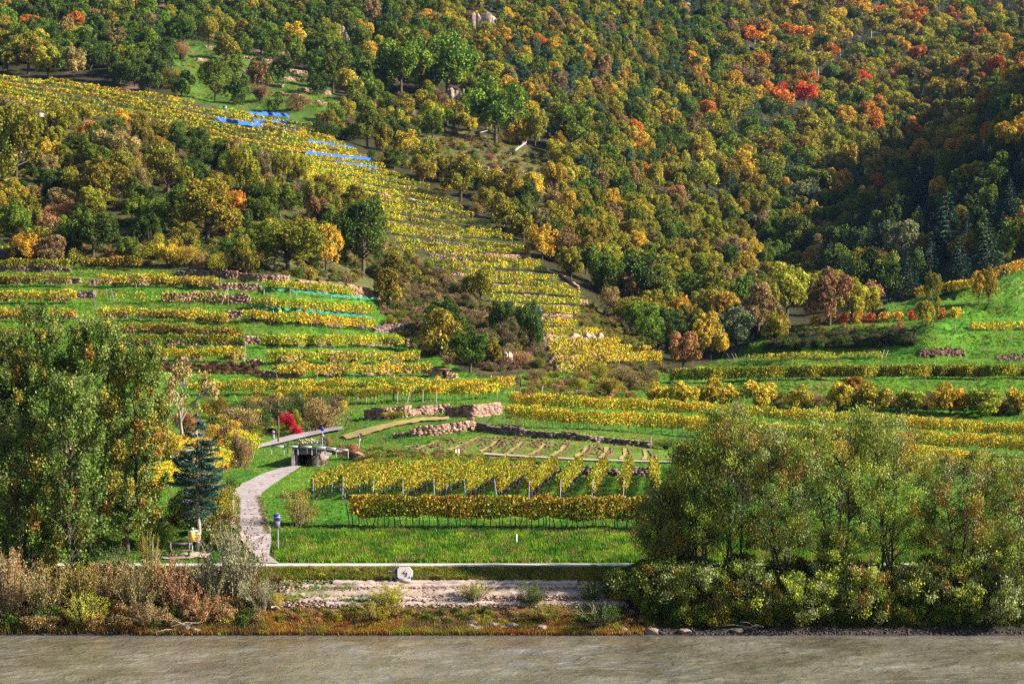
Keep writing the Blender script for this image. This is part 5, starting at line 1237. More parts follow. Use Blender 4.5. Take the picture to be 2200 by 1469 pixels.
under('bank_scrub', [(-40, 1240), (420, 1240), (560, 1290), (560, 1345), (-40, 1358)], 420, [BRN, RUS, OLV, BRN, DGR], .7, 1.7, .9)
under('bank_scrub', [(600, 1222), (1400, 1222), (1400, 1248), (900, 1243), (620, 1240)], 520, [OLV, YGR, OLV, BRN], .3, .7, .7)
under('bank_scrub', [(1330, 1222), (2240, 1222), (2240, 1340), (1400, 1345)], 520, [DGR, OLV, DGR, GRN], .8, 1.8, .9)
under('bank_scrub', [(600, 1310), (1400, 1316), (1400, 1340), (600, 1340)], 200, [BRN, OLV, RUS, DGR], .5, 1.1, .6)
under('verge_weeds', [(690, 955), (760, 960), (830, 965), (1000, 978), (1190, 990), (1190, 999), (900, 990), (760, 978)], 200, [OLV, BRN, GRN], .5, 1.1, .6)
under('verge_weeds', [(1240, 815), (1330, 830), (1420, 870), (1130, 866), (1120, 835)], 120, [OLV, GRN, BRN], .5, 1.2, .7)

# ------------------------------------------------------------------ grass
def tuft(seed, n=14, bw=.05, spread=.45):
    rng = np.random.default_rng(seed); r = rng.uniform(0, spread, n); a = rng.uniform(0, 6.28, n)
    b = np.stack([r * np.cos(a), r * np.sin(a), 0 * r - .05], 1); h = rng.uniform(.5, 1.1, n)
    tip = b + np.stack([rng.normal(0, .28, n), rng.normal(0, .28, n), h], 1); s = nrm(rng.normal(size=(n, 3)) * (1, 1, 0)) * bw
    V = np.stack([b - s, b + s, tip], 1).reshape(-1, 3); l = np.ones((n, 3)) * rng.uniform(.55, 1.4, (n, 1)); l[:, 0] *= rng.uniform(.8, 1.5, n)
    return V, np.arange(n * 3).reshape(-1, 3), np.repeat(l, 3, 0)
def scatter_tri(name, protos, *a):
    pp = []
    for V, T, L_ in protos:
        t = MB(); t.add(np.zeros((0, 3))); pp.append((V, T, L_))
    return pp
GT = [tuft(i) for i in range(4)]
TUFTS = [bpy.data.objects.new('tuft', make_mesh('tuft', V, None, T, [M['leaf']], L_)) for V, T, L_ in GT]
def grass(name, u, v, spx, tint, hh=1.0, dz=0.0, Y=None):
    """grass tufts at photograph positions, tuft size given in photograph pixels"""
    pts = Pm(u, v, dz); s = spx * pts[:, 1] / F
    obs = TUFTS
    me = bpy.data.meshes.new(name); me.vertices.add(len(pts)); me.vertices.foreach_set('co', pts.astype(np.float32).ravel())
    for nm, val in (('scl', np.stack([s, s, s * hh], 1)), ('rt', np.stack([0 * s, 0 * s, R.uniform(0, 6.28, len(s))], 1)), ('tint', tint)):
        a = me.attributes.new(nm, 'FLOAT_VECTOR', 'POINT'); a.data.foreach_set('vector', np.asarray(val, np.float32).ravel())
    a = me.attributes.new('pick', 'INT', 'POINT'); a.data.foreach_set('value', R.integers(0, 4, len(s)).astype(np.int32))
    o = obj(name, me, kind='stuff'); ng = bpy.data.node_groups.new(name, 'GeometryNodeTree')
    ng.interface.new_socket('Geometry', in_out='INPUT', socket_type='NodeSocketGeometry'); ng.interface.new_socket('Geometry', in_out='OUTPUT', socket_type='NodeSocketGeometry')
    gi = ng.nodes.new('NodeGroupInput'); go = ng.nodes.new('NodeGroupOutput'); jn = ng.nodes.new('GeometryNodeJoinGeometry')
    for po in obs:
        oi = ng.nodes.new('GeometryNodeObjectInfo'); oi.inputs['Object'].default_value = po; oi.inputs['As Instance'].default_value = True
        ng.links.new(oi.outputs['Geometry'], jn.inputs[0])
    ip = ng.nodes.new('GeometryNodeInstanceOnPoints'); ip.inputs['Pick Instance'].default_value = True
    def na(nm, ty):
        n = ng.nodes.new('GeometryNodeInputNamedAttribute'); n.data_type = ty; n.inputs[0].default_value = nm; return n.outputs[0]
    ng.links.new(gi.outputs[0], ip.inputs['Points']); ng.links.new(jn.outputs[0], ip.inputs['Instance'])
    ng.links.new(na('pick', 'INT'), ip.inputs['Instance Index']); ng.links.new(na('rt', 'FLOAT_VECTOR'), ip.inputs['Rotation']); ng.links.new(na('scl', 'FLOAT_VECTOR'), ip.inputs['Scale'])
    ng.links.new(ip.outputs[0], go.inputs[0]); md = o.modifiers.new('scatter', 'NODES'); md.node_group = ng
    return o
LANE = [(560, 1213), (543, 1190), (521, 1160), (508, 1120), (500, 1090), (506, 1060), (524, 1040), (560, 1021), (600, 1006), (650, 1001), (612, 1026), (582, 1046), (562, 1062), (560, 1080), (572, 1110), (582, 1140), (583, 1165), (585, 1195), (602, 1213)]
def green(n, a=.75, dark=(.045, .17, .010), light=(.20, .33, .018), u=None, v=None):
    m = fbm(u / 55, v / 28, 61)[:, None]; m = np.clip((m - .3) / .4, 0, 1)
    c = (np.array(dark) * (1 - m) + np.array(light) * m) * R.uniform(.5, 1.4, (n, 1))
    dry = (fbm(u / 30 + 9, v / 12, 67) > .60) & (R.random(n) < .55); c[dry] = np.array((.26, .22, .07)) * R.uniform(.5, 1.2, (dry.sum(), 1))
    return c
n = 95000; u = R.uniform(-30, 2230, n); v = R.uniform(560, 1208, n)
ok = (inside(LT, u, v) | inside(RT, u, v)) & ~inside(LANE, u, v) & ~inside([(545, 968), (585, 952), (640, 934), (735, 918), (738, 930), (650, 946), (548, 975)], u, v) & ~inside([(735, 936), (790, 920), (850, 905), (965, 896), (965, 905), (850, 918), (745, 949)], u, v) & ~inside([(636, 960), (690, 960), (690, 1002), (636, 1002)], u, v) & ~inside([(1040, 974), (1480, 991), (1480, 998), (1040, 982)], u, v) & ~inside(FIELD, u, v)
u, v = u[ok], v[ok]; grass('grass', u, v, R.uniform(4, 8, len(u)), green(len(u), u=u, v=v), .8)
n = 17000; u = R.uniform(590, 2230, n); v = R.uniform(1141, 1208, n); ok = ~inside(LANE, u, v); u, v = u[ok], v[ok]
grass('grass', u, v, R.uniform(9, 17, len(u)), green(len(u), u=u * 1.3, v=v * 2.2, dark=(.04, .16, .008), light=(.19, .34, .018)), .8)
n = 9000; u = R.uniform(560, 1400, n); v = R.uniform(1221, 1246, n)
grass('grass', u, v, R.uniform(6, 12, n), green(n, u=u, v=v, dark=(.10, .15, .015), light=(.26, .28, .035)), .9)
u = R.uniform(540, 800, 1800); v = R.uniform(1240, 1306, 1800); ok = fbm(u / 40, v / 10, 71) > .52
grass('grass', u[ok], v[ok], R.uniform(6, 11, ok.sum()), green(ok.sum(), u=u[ok], v=v[ok]), .8)
n = 15000; u = R.uniform(300, 1420, n); v = 1362 - np.abs(R.normal(0, 20, n)); ok = (v > 1306) & (R.random(n) < 1 - smooth(1180, 1430, u)); u, v = u[ok], v[ok]; k = len(u); c3 = np.array([(.30, .20, .03), (.26, .13, .03), (.24, .24, .03), (.16, .11, .04)])
grass('shore_grass', u, v, R.uniform(7, 15, k), c3[np.clip((fbm(u / 60, v / 20, 73) * 8 - 2.2).astype(int), 0, 3)] * R.uniform(.6, 1.3, (k, 1)), .75)
n = 7000; u = R.uniform(-30, 560, n); v = R.uniform(1222, 1360, n)
grass('shore_grass', u, v, R.uniform(8, 20, n), np.array([(.16, .10, .03), (.10, .10, .02), (.17, .07, .035), (.07, .09, .015)])[R.integers(0, 4, n)], .9)
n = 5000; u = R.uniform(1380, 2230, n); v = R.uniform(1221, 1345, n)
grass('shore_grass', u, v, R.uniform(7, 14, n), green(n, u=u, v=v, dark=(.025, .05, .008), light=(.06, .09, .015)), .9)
# meadow tufts on the hill
n = 9000; u = R.uniform(340, 760, n); v = R.uniform(85, 240, n); ok = inside(UT, u, v); u, v = u[ok], v[ok]
grass('grass', u, v, R.uniform(4, 7, len(u)), green(len(u), u=u, v=v), .6)
n = 9000; u = R.uniform(850, 1240, n); v = R.uniform(270, 420, n); ok = inside(MD, u, v); u, v = u[ok], v[ok]
grass('grass', u, v, R.uniform(3.5, 6, len(u)), green(len(u), u=u, v=v, dark=(.09, .075, .03), light=(.12, .15, .03)), .6)
n = 16000; u = R.uniform(-40, 860, n); v = R.uniform(250, 600, n); ok = inside([(-40, 250), (180, 265), (480, 338), (820, 500), (860, 600), (-40, 590)], u, v); u, v = u[ok], v[ok]
grass('grass', u, v, R.uniform(4, 7, len(u)), green(len(u), u=u, v=v, dark=(.07, .06, .02), light=(.07, .14, .015)), .7)

# ploughed field: soil strips with clods
for i, (a, b, c, d, w_) in enumerate([(905, 965, 950, 947, 10), (975, 968, 1032, 941, 14), (1043, 971, 1075, 948, 10), (1098, 975, 1128, 950, 12), (1150, 978, 1178, 955, 9), (1196, 980, 1222, 957, 12), (1250, 982, 1268, 960, 9), (1300, 985, 1312, 962, 12), (1345, 987, 1350, 965, 8), (1395, 989, 1392, 968, 12), (880, 962, 900, 954, 8)]):
    ribbon('soil_strip', [(a, b), ((a + c) / 2 + 6, (b + d) / 2), (c, d)], [(a + w_ * .55, b), ((a + c) / 2 + 6 + w_ * .5, (b + d) / 2), (c + w_ * .35, d)], M['soil'], .1, 6, 2, jag=.8)
    ribbon('mown_strip', [(a - 16, b - 1), ((a + c) / 2 - 9, (b + d) / 2), (c - 12, d)], [(a - 7, b), ((a + c) / 2 - 2, (b + d) / 2), (c - 5, d)], M['track'], .08, 6, 2, jag=.8)
n = 5200; u = R.uniform(840, 1460, n); v = R.uniform(936, 990, n); ok = inside(FIELD, u, v) & (np.sin((u - (v - 960) * -1.6) / 7.5) > -.2); u, v = u[ok], v[ok]
grass('grass', u, v, R.uniform(3, 6, len(u)), green(len(u), u=u, v=v, dark=(.09, .17, .014), light=(.24, .24, .03)), .5)
def clods(name, u, v, s0, s1, mat, colr=(1, 1, 1), flat=.7, dz=0.0):
    pts = Pm(u, v, dz); n = len(pts); s = R.uniform(s0, s1, n)
    cx = np.array([(x, y, z) for x in (-.5, .5) for y in (-.5, .5) for z in (-.5, .5)]) * R.uniform(.6, 1.2, (n, 8, 3))
    an = R.uniform(0, 3.1, n); c_, s_ = np.cos(an)[:, None], np.sin(an)[:, None]
    L_ = cx * s[:, None, None] * (1.3, .9, flat)
    V = np.stack([L_[..., 0] * c_ - L_[..., 1] * s_, L_[..., 0] * s_ + L_[..., 1] * c_, L_[..., 2]], -1) + pts[:, None]
    Q = (np.array(BOXQ)[None] + np.arange(n)[:, None, None] * 8).reshape(-1, 4)
    return obj(name, make_mesh(name, V.reshape(-1, 3), Q, None, [mat], np.repeat(np.array(colr) * R.uniform(.5, 1.3, (n, 1)), 8, 0)), kind='stuff')
u = R.uniform(880, 1450, 1500); v = R.uniform(940, 988, 1500); ok = inside(FIELD, u, v) & (fbm(u / 22, v / 30, 81) > .55)
clods('soil_clods', u[ok], v[ok], .12, .35, SM['dark_stone'], (.8, .5, .4))
n = 260; k = R.uniform(0, 1, n); u = np.interp(k, [0, .3, .6, .8, 1], [575, 550, 535, 560, 625]) + R.normal(0, 16, n) * (1.1 - k * .8); v = np.interp(k, [0, .3, .6, .8, 1], [1200, 1140, 1080, 1040, 1008]); clods('fallen_leaves', u, v, .06, .16, SM['dark_stone'], (.9, .6, .4), .2, .12)
u = np.concatenate([R.normal(563, 3, 300), R.normal(511, 3, 300)]); v = R.uniform(1070, 1150, 600); grass('lane_edge_weeds', u + (v - 1100) * .25 * (u > 535), v, R.uniform(5, 9, 600), np.array([(.12, .14, .03), (.22, .14, .06), (.05, .15, .01)])[R.integers(0, 3, 600)], .6, .1)
clods('shore_pebbles', R.uniform(-30, 2230, 1700), 1362 - np.abs(R.normal(0, 6, 1700)), .05, .16, SM['rock'], (.25, .22, .2))
clods('slab_rubble', *(lambda u, v: (u, v))(R.uniform(600, 1350, 5200), R.uniform(1246, 1304, 5200)), .05, .22, SM['slab'], (.62, .5, .46), flat=.5)
clods('rock_pile', R.uniform(70, 138, 160), 256 + R.normal(0, 3, 160), .5, 1.5, SM['slab'], (1.2, 1.2, 1.3))
clods('scree', *(lambda u, v: (u, v))(R.uniform(1060, 1110, 130), R.uniform(765, 790, 130)), .2, .6, SM['stone'])
for i, (u, v) in enumerate([(46, 1350), (75, 1346), (118, 1349), (310, 1350), (400, 1352), (420, 1356), (1010, 1348), (1025, 1352), (1080, 1350), (1100, 1346), (1165, 1352), (1235, 1350), (1340, 1355), (1400, 1358), (1470, 1358), (1585, 1356), (1015, 1340), (1060, 1345)]):
    rr = np.random.default_rng(i); p = P(u, v); s = rr.uniform(.35, .75)
    cx = nrm(rr.normal(size=(26, 3))) * s * .5 * (1.4, 1, .7)
    import bmesh
    bm = bmesh.new(); [bm.verts.new(q) for q in cx]; bmesh.ops.convex_hull(bm, input=bm.verts); me = bpy.data.meshes.new('shore_rock'); bm.to_mesh(me); bm.free(); me.materials.append(M['dark_stone'])
    obj('shore_rock', me, None, p + (0, 0, .08), label='%s bluish-grey rock along the water line, counted from the left' % ords[i], cat='rock', group='rocks at the water line')

# bleached stone ledges on the bank
def ledge(u0, u1, va, vb, dz, mat, label, rough=.06):
    us = np.arange(u0, u1 + 1, 7.0); n = len(us); V = []
    nz = (vnoise(us / 26, va / 9.0, 5) - .5) * 5
    f = Pm(us, vb + nz * .6); b = Pm(us, va + nz)
    zt = np.minimum(b[:, 2], f[:, 2] + .2) + dz + R.normal(0, rough * .4, n)
    rows = [f + (0, 0, -.3), np.stack([f[:, 0], f[:, 1], zt - .1 + R.normal(0, rough, n)], 1), np.stack([f[:, 0], f[:, 1] + .12, zt + R.normal(0, rough * .3, n)], 1), np.stack([b[:, 0], b[:, 1], np.maximum(zt + .05, b[:, 2] + .04)], 1), b + (0, .4, -.3)]
    V = np.stack(rows, 1); m = 5; i = np.arange(n - 1)[:, None] * m; j = np.arange(m - 1)[None]
    Q = np.stack([i + j, i + m + j, i + m + j + 1, i + j + 1], -1).reshape(-1, 4)
    return obj('stone_ledge', make_mesh('stone_ledge', V.reshape(-1, 3), Q, None, [mat]), None, None, label=label, cat='stone ledge', group='bleached stone ledges on the river bank')
ledge(715, 1240, 1248, 1256, .05, M['slab'], 'uppermost narrow pale stone ledge beneath the number board')
ledge(650, 1255, 1257, 1263, .02, M['slab'], 'second pale stone ledge from the top, longest thin one')
ledge(615, 1300, 1265, 1281, .0, M['sand'], 'broad smooth pinkish ledge running into the willow shade')
ledge(640, 1010, 1283, 1290, .0, M['slab'], 'low rough ledge with grass gaps, left')
ledge(700, 1330, 1293, 1300, .0, M['slab'], 'lowest thin stone ledge above olive brush')
ledge(1380, 1480, 1290, 1296, .0, M['sand'], 'small flat ledge glimpsed under the willow bushes')

# ------------------------------------------------------------------ man-made things
def bxo(name, c, d, mat, parent=None, rz=0, rx=0, ry=0, **k):
    m = MB(); m.box((0, 0, 0), d, rz, rx, ry); return obj(name, m.mesh(name, [M[mat]]), parent, c, **k)
def tbo(name, pts, r, mat, parent=None, sides=8, **k):
    m = MB(); m.tube(pts, r, sides); return obj(name, m.mesh(name, [M[mat]]), parent, None, **k)
def disc(name, c, r, mat, parent, n=20, t=.03, inner=None):
    a = np.arange(n) / n * 6.283 + (math.pi / n if n < 8 else 0); V = [(r * math.cos(q), y, r * math.sin(q)) for y in (-t / 2, t / 2) for q in a]
    V += [(0, -t / 2, 0), (0, t / 2, 0)]
    T = [(k2, (k2 + 1) % n, 2 * n) for k2 in range(n)] + [(n + (k2 + 1) % n, n + k2, 2 * n + 1) for k2 in range(n)]
    Q = [(k2, k2 + n, (k2 + 1) % n + n, (k2 + 1) % n) for k2 in range(n)]
    return obj(name, make_mesh(name, V, Q, T, [M[mat]]), parent, c)

# number board "4"
b = P(862, 1243); Y = b[1] - .4; px = Y / F
root = thing('number_board', 'white board with red 4 standing on the bank below towpath', 'board', (b[0], Y, b[2]))
zc = vz(1230, Y) - b[2]; xo = (870.5 - CU) * px - b[0]
me = MB(); hw, hh_ = 16.2 * px, 12.2 * px; c_ = .12
pr_ = [(-hw + c_, -hh_), (hw - c_ * 1.4, -hh_), (hw, -hh_ + c_ * 1.5), (hw, hh_ - c_ * 2), (hw - c_ * 1.8, hh_), (-hw + c_, hh_), (-hw, hh_ - c_), (-hw, -hh_ + c_)]
V = [(x, y, z) for y in (-.15, .15) for x, z in pr_]; n_ = len(pr_)
bm = bmesh.new(); vs_ = [bm.verts.new(q) for q in V]; bm.faces.new(vs_[:n_]); bm.faces.new(vs_[n_:][::-1]); [bm.faces.new((vs_[(q + 1) % n_], vs_[q], vs_[q + n_], vs_[(q + 1) % n_ + n_])) for q in range(n_)]
mm = bpy.data.meshes.new('board'); bm.to_mesh(mm); bm.free(); mm.materials.append(M['white']); obj('board', mm, root, (xo, 0, zc))
def stroke(m, a, b2, w_):
    a = np.array(a, float); b2 = np.array(b2, float); d = b2 - a; L_ = np.linalg.norm(d); d /= L_; nn_ = np.array((-d[1], d[0])) * w_ / 2
    c4 = [a - nn_, b2 - nn_, b2 + nn_, a + nn_]; m.add([(q[0], -.165, q[1]) for q in c4] + [(q[0], -.155, q[1]) for q in c4], [(0, 1, 2, 3), (4, 5, 1, 0), (6, 7, 3, 2), (5, 6, 2, 1), (7, 4, 0, 3)])
m = MB(); stroke(m, (.09, .20), (-.16, -.01), .05); stroke(m, (-.17, -.01), (.15, -.035), .07); stroke(m, (.10, .04), (.105, -.08), .10)
obj('numeral', m.mesh('numeral', [M['red']]), root, (xo, 0, zc))
m = MB(); stroke(m, (.07, -.06), (.085, -.22), .10); obj('numeral_blue_stroke', m.mesh('numeral_blue_stroke', [M['blue']]), root, (xo, -.002, zc))  # blue stroke continuing the numeral downwards
m = MB(); stroke(m, (hw - .22, -hh_ + .09), (hw - .12, -hh_ + .1), .12); obj('blue_mark', m.mesh('blue_mark', [M['sky_blue']]), root, (xo, 0, zc))
bxo('frame_post', (xo - hw - .12, .1, zc - .15), (.14, .2, 2 * hh_ + .5), 'grey', root); bxo('frame_post', (xo - hw - .42, .1, zc - .25), (.12, .12, 1.0), 'slab', root)
bxo('base_block', (xo - .1, 0, zc - hh_ - .12), (.9, .3, .22), 'sand', root); bxo('bracket', (xo - hw - .45, .05, zc + hh_ * .3), (.34, .06, .06), 'white', root)
for i in range(3):
    tbo('twig', [(xo - hw - .3 + i * .12, 0, zc), (xo - hw - .28 + i * .16, 0, zc + .55), (xo - hw - .36 + i * .26, 0, zc + .95)], [.02, .014, .006], 'dark_wood', root, 4)
# blue place sign by the lane
p = P(598, 1184); Y = p[1]; px = Y / F; root = thing('place_sign', 'blue place sign crossed by red line, grey plate below, beside lane', 'sign', p)
tp = vz(1103, Y) - p[2]
m = MB(); m.tube([(0, 0, -.3), (-.05, 0, tp + .05)], .035, 8); obj('pole', m.mesh('pole', [M['steel']]), root)
f = bxo('sign_face', (-3 * px, -.06, vz(1111, Y) - p[2]), (14 * px, .03, 14 * px), 'blue', root)
m = MB(); m.box((0, -.02, 0), (14 * px * .98, .01, .03)); obj('text_line', m.mesh('text_line', [M['white']]), f)
m = MB(); m.box((0, -.025, 0), (14 * px * 1.2, .01, .035), 0, 0, -.75); obj('cancel_bar', m.mesh('cancel_bar', [M['red']]), f)
bxo('lower_plate', (-3 * px, -.05, vz(1126.5, Y) - p[2]), (13.5 * px, .03, 16 * px), 'grey', root)
# bench
p = P(386, 1196); Y = p[1]; px = Y / F; root = thing('park_bench', 'weathered wooden bench on pale gravel beneath the spruce', 'bench', p, .03)
W_ = 57 * px
bxo('seat', (-.02, -.1, .45), (W_, .38, .07), 'bench_wood', root); bxo('backrest', (-.04, .16, .88), (W_ * .98, .06, .17), 'bench_wood', root, 0, -.12)
for s_ in (-1, 1):
    bxo('leg', (s_ * W_ * .36, -.08, .18), (.13, .34, .52), 'dark_wood', root); bxo('back_post', (s_ * W_ * .35, .14, .65), (.09, .08, .62), 'wood', root)
for s_ in (-.42, .18): bxo('low_rail', (s_ * .8, -.32, .1), (.4, .05, .04), 'wood', root)
ribbon('gravel_patch', [(345, 1196), (400, 1190), (452, 1188)], [(352, 1203), (405, 1201), (450, 1200)], M['sand'], .1, 6, 3, jag=1)
# information board
p = P(413, 1189); Y = p[1] + .1; px = Y / F; root = thing('information_board', 'yellow information board with orange picture grid on single post', 'sign', p)
zc = vz(1151, Y) - p[2]; zh = 24.5 * px / 2; xh = 23.5 * px / 2; xo = 3 * px
m = MB(); m.tube([(0, 0, -.3), (0, 0, zc + zh)], .045, 8); obj('post', m.mesh('post', [M['steel']]), root)
f = bxo('panel', (xo, -.08, zc), (2 * xh, .05, 2 * zh), 'white', root)
m = MB(); m.box((-xh * .22, -.03, -.02), (xh * 1.3, .01, zh * 1.75)); obj('poster', m.mesh('poster', [M['yellow']]), f)
m = MB()
for r_ in range(4):
    for c_ in range(3): m.box((xh * .52 + (c_ - .5) * xh * .27, -.035, zh * (.72 - r_ * .46)), (xh * .21, .012, zh * .3))
obj('picture_grid', m.mesh('picture_grid', [M['orange']]), f, kind='stuff')
m = MB(); m.box((-xh * .45, -.042, zh * .62), (xh * .8, .01, .035), 0, 0, -.18); obj('headline', m.mesh('headline', [M['orange']]), f)
bxo('top_plate', (-1 * px + .05, -.05, zc + zh + .13), (6 * px, .04, .1), 'white', root)
# yield sign and its pole
def pole_at(name, u, v, vt, label, cat='sign', r=.04, mat='steel', Y=None, lean=0):
    p = P(u, v); Y = Y or p[1]; p = np.array(((u - CU) * Y / F, Y, p[2] if Y == p[1] else float(ground((u - CU) * Y / F, Y)))); t = vz(vt, Y) - p[2]
    root = thing(name, label, cat, p); m = MB(); m.tube([(0, 0, -.4), (lean, 0, t)], r, 8); obj('pole', m.mesh('pole', [M[mat]]), root); return root, p, Y / F
root, p, px = pole_at('yield_sign', 769.5, 966, 944, 'red-rimmed triangular yield sign beside dark hedge end', lean=.15)
zc = vz(936, p[1]) - p[2]
def tri(name, s, mat, y, parent, loc=(0, 0, 0)):
    V = [(-s, y, s * .85), (s, y, s * .85), (0, y, -s * .85), (-s, y + .02, s * .85), (s, y + .02, s * .85), (0, y + .02, -s * .85)]
    return obj(name, make_mesh(name, V, [(0, 3, 4, 1), (1, 4, 5, 2), (2, 5, 3, 0)], [(0, 2, 1), (3, 4, 5)], [M[mat]]), parent, loc)
f = tri('red_rim', 5.8 * px, 'red', -.09, root, (.17, 0, zc)); tri('sign_face', 3.7 * px, 'sky_blue', -.115, f, (0, 0, .03)); bxo('small_plate', (.15, -.06, vz(944.5, p[1]) - p[2]), (5 * px, .03, 2.4 * px), 'white', root)
root, p, px = pole_at('round_sign', 587, 955, 938, 'round no-entry sign over two grey plates, left of telephone pole')
zc = vz(928, p[1]) - p[2]; f = disc('red_rim', (0, -.06, zc), 4.0 * px, 'red', root); disc('sign_face', (0, -.03, 0), 3.0 * px, 'sky_blue', f)
bxo('lower_plate', (0, -.05, vz(935.5, p[1]) - p[2]), (7 * px, .03, 3.6 * px), 'grey_steel', root); bxo('lower_plate', (0, -.05, vz(940, p[1]) - p[2]), (7 * px, .03, 4 * px), 'grey_steel', root)
root, p, px = pole_at('blue_road_sign', 692.5, 963, 917, 'blue round road sign on tall pole before leaning logs')
disc('sign_face', (0, -.06, vz(921.5, p[1]) - p[2]), 4.3 * px, 'blue', root, 12); bxo('small_plate', (0, -.05, vz(931.5, p[1]) - p[2]), (4 * px, .03, 2.6 * px), 'sky_blue', root); bxo('lower_plate', (0, -.05, vz(935.5, p[1]) - p[2]), (8 * px, .03, 3.4 * px), 'grey_steel', root)
# telephone pole
root, p, px = pole_at('telephone_pole', 598, 953, 859, 'dark wooden telephone pole with two crossarms by the road', 'pole', .11, 'dark_wood')
bxo('crossarm', (0, -.1, vz(886, p[1]) - p[2]), (42 * px, .12, .14), 'dark_wood', root, 0, 0, .04); bxo('crossarm', (.1, -.1, vz(873, p[1]) - p[2]), (17 * px, .1, .12), 'dark_wood', root)
for s_ in (-17, 17): tbo('insulator', [(s_ * px, -.1, vz(886, p[1]) - p[2] + .05), (s_ * px, -.1, vz(886, p[1]) - p[2] + .3)],   .04, 'grey', root, 6)
# little posts
for i, (u, v, vt, l) in enumerate([(979, 972, 965, 'left small white marker post at field edge'), (985.5, 978, 964, 'right taller white marker post at field edge')]):
    pole_at('marker_post', u, v, vt, l, 'post', .06, 'white')
pole_at('marker_post', 1110, 1170, 1147, 'single pale marker post on the grassy river bank', 'post', .035, 'white')
pole_at('wooden_post', 1398, 963, 937, 'single wooden post at the right end of dark retaining wall', 'post', .08, 'wood')
for i, (u, v, vt, ln) in enumerate([(767, 864, 837, .2), (786, 864, 838, .1), (804, 865, 839, .15), (823, 866, 838, .35), (842, 864, 838, .3), (853, 866, 841, .1), (873, 866, 841, .45), (884, 863, 833, .35), (908, 864, 838, .05), (937, 866, 842, 0)]):
    pole_at('wooden_stake', u, v, vt, '%s leaning wooden stake from left in front of lowest yellow row' % ords[i], 'stake', .07, 'wood', lean=ln)
for i, (u, v, vt, ln) in enumerate([(207, 651, 624, -.5), (233, 647, 620, -.35), (247, 648, 622, -.6), (474, 656, 621, .9), (480, 650, 618, .8), (473, 621, 596, .1), (623, 641, 620, 0), (513, 682, 664, -.5), (527, 766, 733, 0), (525, 784, 758, 0), (159, 718, 700, .3), (636, 873, 860, .1), (212, 686, 656, 0)]):
    pole_at('wooden_stake', u, v, vt, '%s slanted grey stake on the left terraces, counted in reading order' % ords[i], 'stake', .06, 'wood', lean=ln)
# bridge over the underpass
pb = P(660, 1001); Y = pb[1] - .3; px = Y / F; zb = pb[2] - .4; org = np.array(((660 - CU) * px, Y, zb))
root = thing('underpass_bridge', 'concrete underpass bridge with dark square opening under the road', 'bridge', org)
L = lambda u, v: ((u - 660) * px, vz(v, Y) - zb)
def slab_(name, u0, u1, v0, v1, y0, y1, mat, **k):
    a, z1 = L(u0, v0); b_, z0_ = L(u1, v1); return bxo(name, ((a + b_) / 2, (y0 + y1) / 2, (z0_ + z1) / 2), (b_ - a, y1 - y0, z1 - z0_), mat, root, **k)
slab_('deck', 628, 698, 958.5, 965, -.35, 22, 'concrete'); slab_('lintel', 633, 690, 965.2, 976, 0, 21, 'concrete'); slab_('abutment', 633, 639, 976.2, 1010, 0, 20, 'concrete'); slab_('abutment', 676, 690, 976.2, 1010, 0, 20, 'concrete')
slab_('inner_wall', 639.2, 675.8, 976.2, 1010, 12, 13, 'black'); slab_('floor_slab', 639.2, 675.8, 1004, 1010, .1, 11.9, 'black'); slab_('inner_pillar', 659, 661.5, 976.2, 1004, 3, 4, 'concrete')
def wing(name, u0, u1, top0, top1, bot, y0, y1, mat):
    a, z0_ = L(u0, top0); b_, z1 = L(u1, top1); zb_ = L(0, bot)[1]; V = []
    for (x, y, z) in ((a, y0, z0_), (b_, y1, z1)):
        for t_ in (0, .35): V += [(x, y + t_, zb_), (x, y + t_, z)]
    return obj(name, make_mesh(name, V, [(0, 4, 5, 1), (2, 3, 7, 6), (1, 5, 7, 3), (0, 1, 3, 2), (4, 6, 7, 5)], None, [M[mat]]), root)
wing('wing_wall', 627, 634, 972, 966, 1012, -.9, -.1, 'concrete'); wing('wing_wall', 672, 697, 990, 968, 1012, -1.0, -.15, 'dark_stone')
slab_('abutment_face', 628, 633, 966, 1010, .02, 3, 'sand')
# railing
def rails(name, label, cat, pts, hs, mat, r, postevery, hpost, wide=None):
    pts = np.array(pts); root = thing(name, label, cat, pts[0]); q = pts - pts[0]
    for h_ in hs:
        m = MB()
        if wide:
            for a, b_ in zip(q[:-1], q[1:]): m.box(((a + b_) / 2) + (0, -.05, h_), (np.linalg.norm(b_ - a) + .02, .06, wide), math.atan2(b_[1] - a[1], b_[0] - a[0]), 0, -math.atan2(b_[2] - a[2], np.linalg.norm((b_ - a)[:2])))
        else: m.tube(q + (0, 0, h_), r, 6)
        obj('rail', m.mesh('rail', [M[mat]]), root)
    for i in range(0, len(q), postevery):
        c = obj('post', None, root) if False else None
        tbo('post', [q[i] + (0, 0, -.3), q[i] + (0, 0, hpost)], r * 1.2, mat, root, 6)
zt = vz(965, Y - .3); xs_ = [(u_ - CU) * px for u_ in (618, 640, 660, 680, 698)]
rails('bridge_railing', 'dark green two-bar railing on top of underpass bridge', 'railing', [(x, Y - .32 + (.3 if i in (0, 4) else 0), zt - .1) for i, x in enumerate(xs_)], [vz(947, Y) - zt + .1, vz(953.5, Y) - zt + .1], 'green_steel', .045, 1, vz(947, Y) - zt + .1)
gp = [np.array(((u_ - CU) * (Y - .6) / F, Y - .6, vz(v_, Y - .6) - .55)) for u_, v_ in ((583, 957.5), (610, 958), (640, 958), (670, 959), (700, 960.5), (722, 963), (748, 966))]
rails('guard_rail', 'silver road guard rail passing over the underpass', 'guard rail', gp, [.5], 'steel', .035, 1, .45, wide=.15)
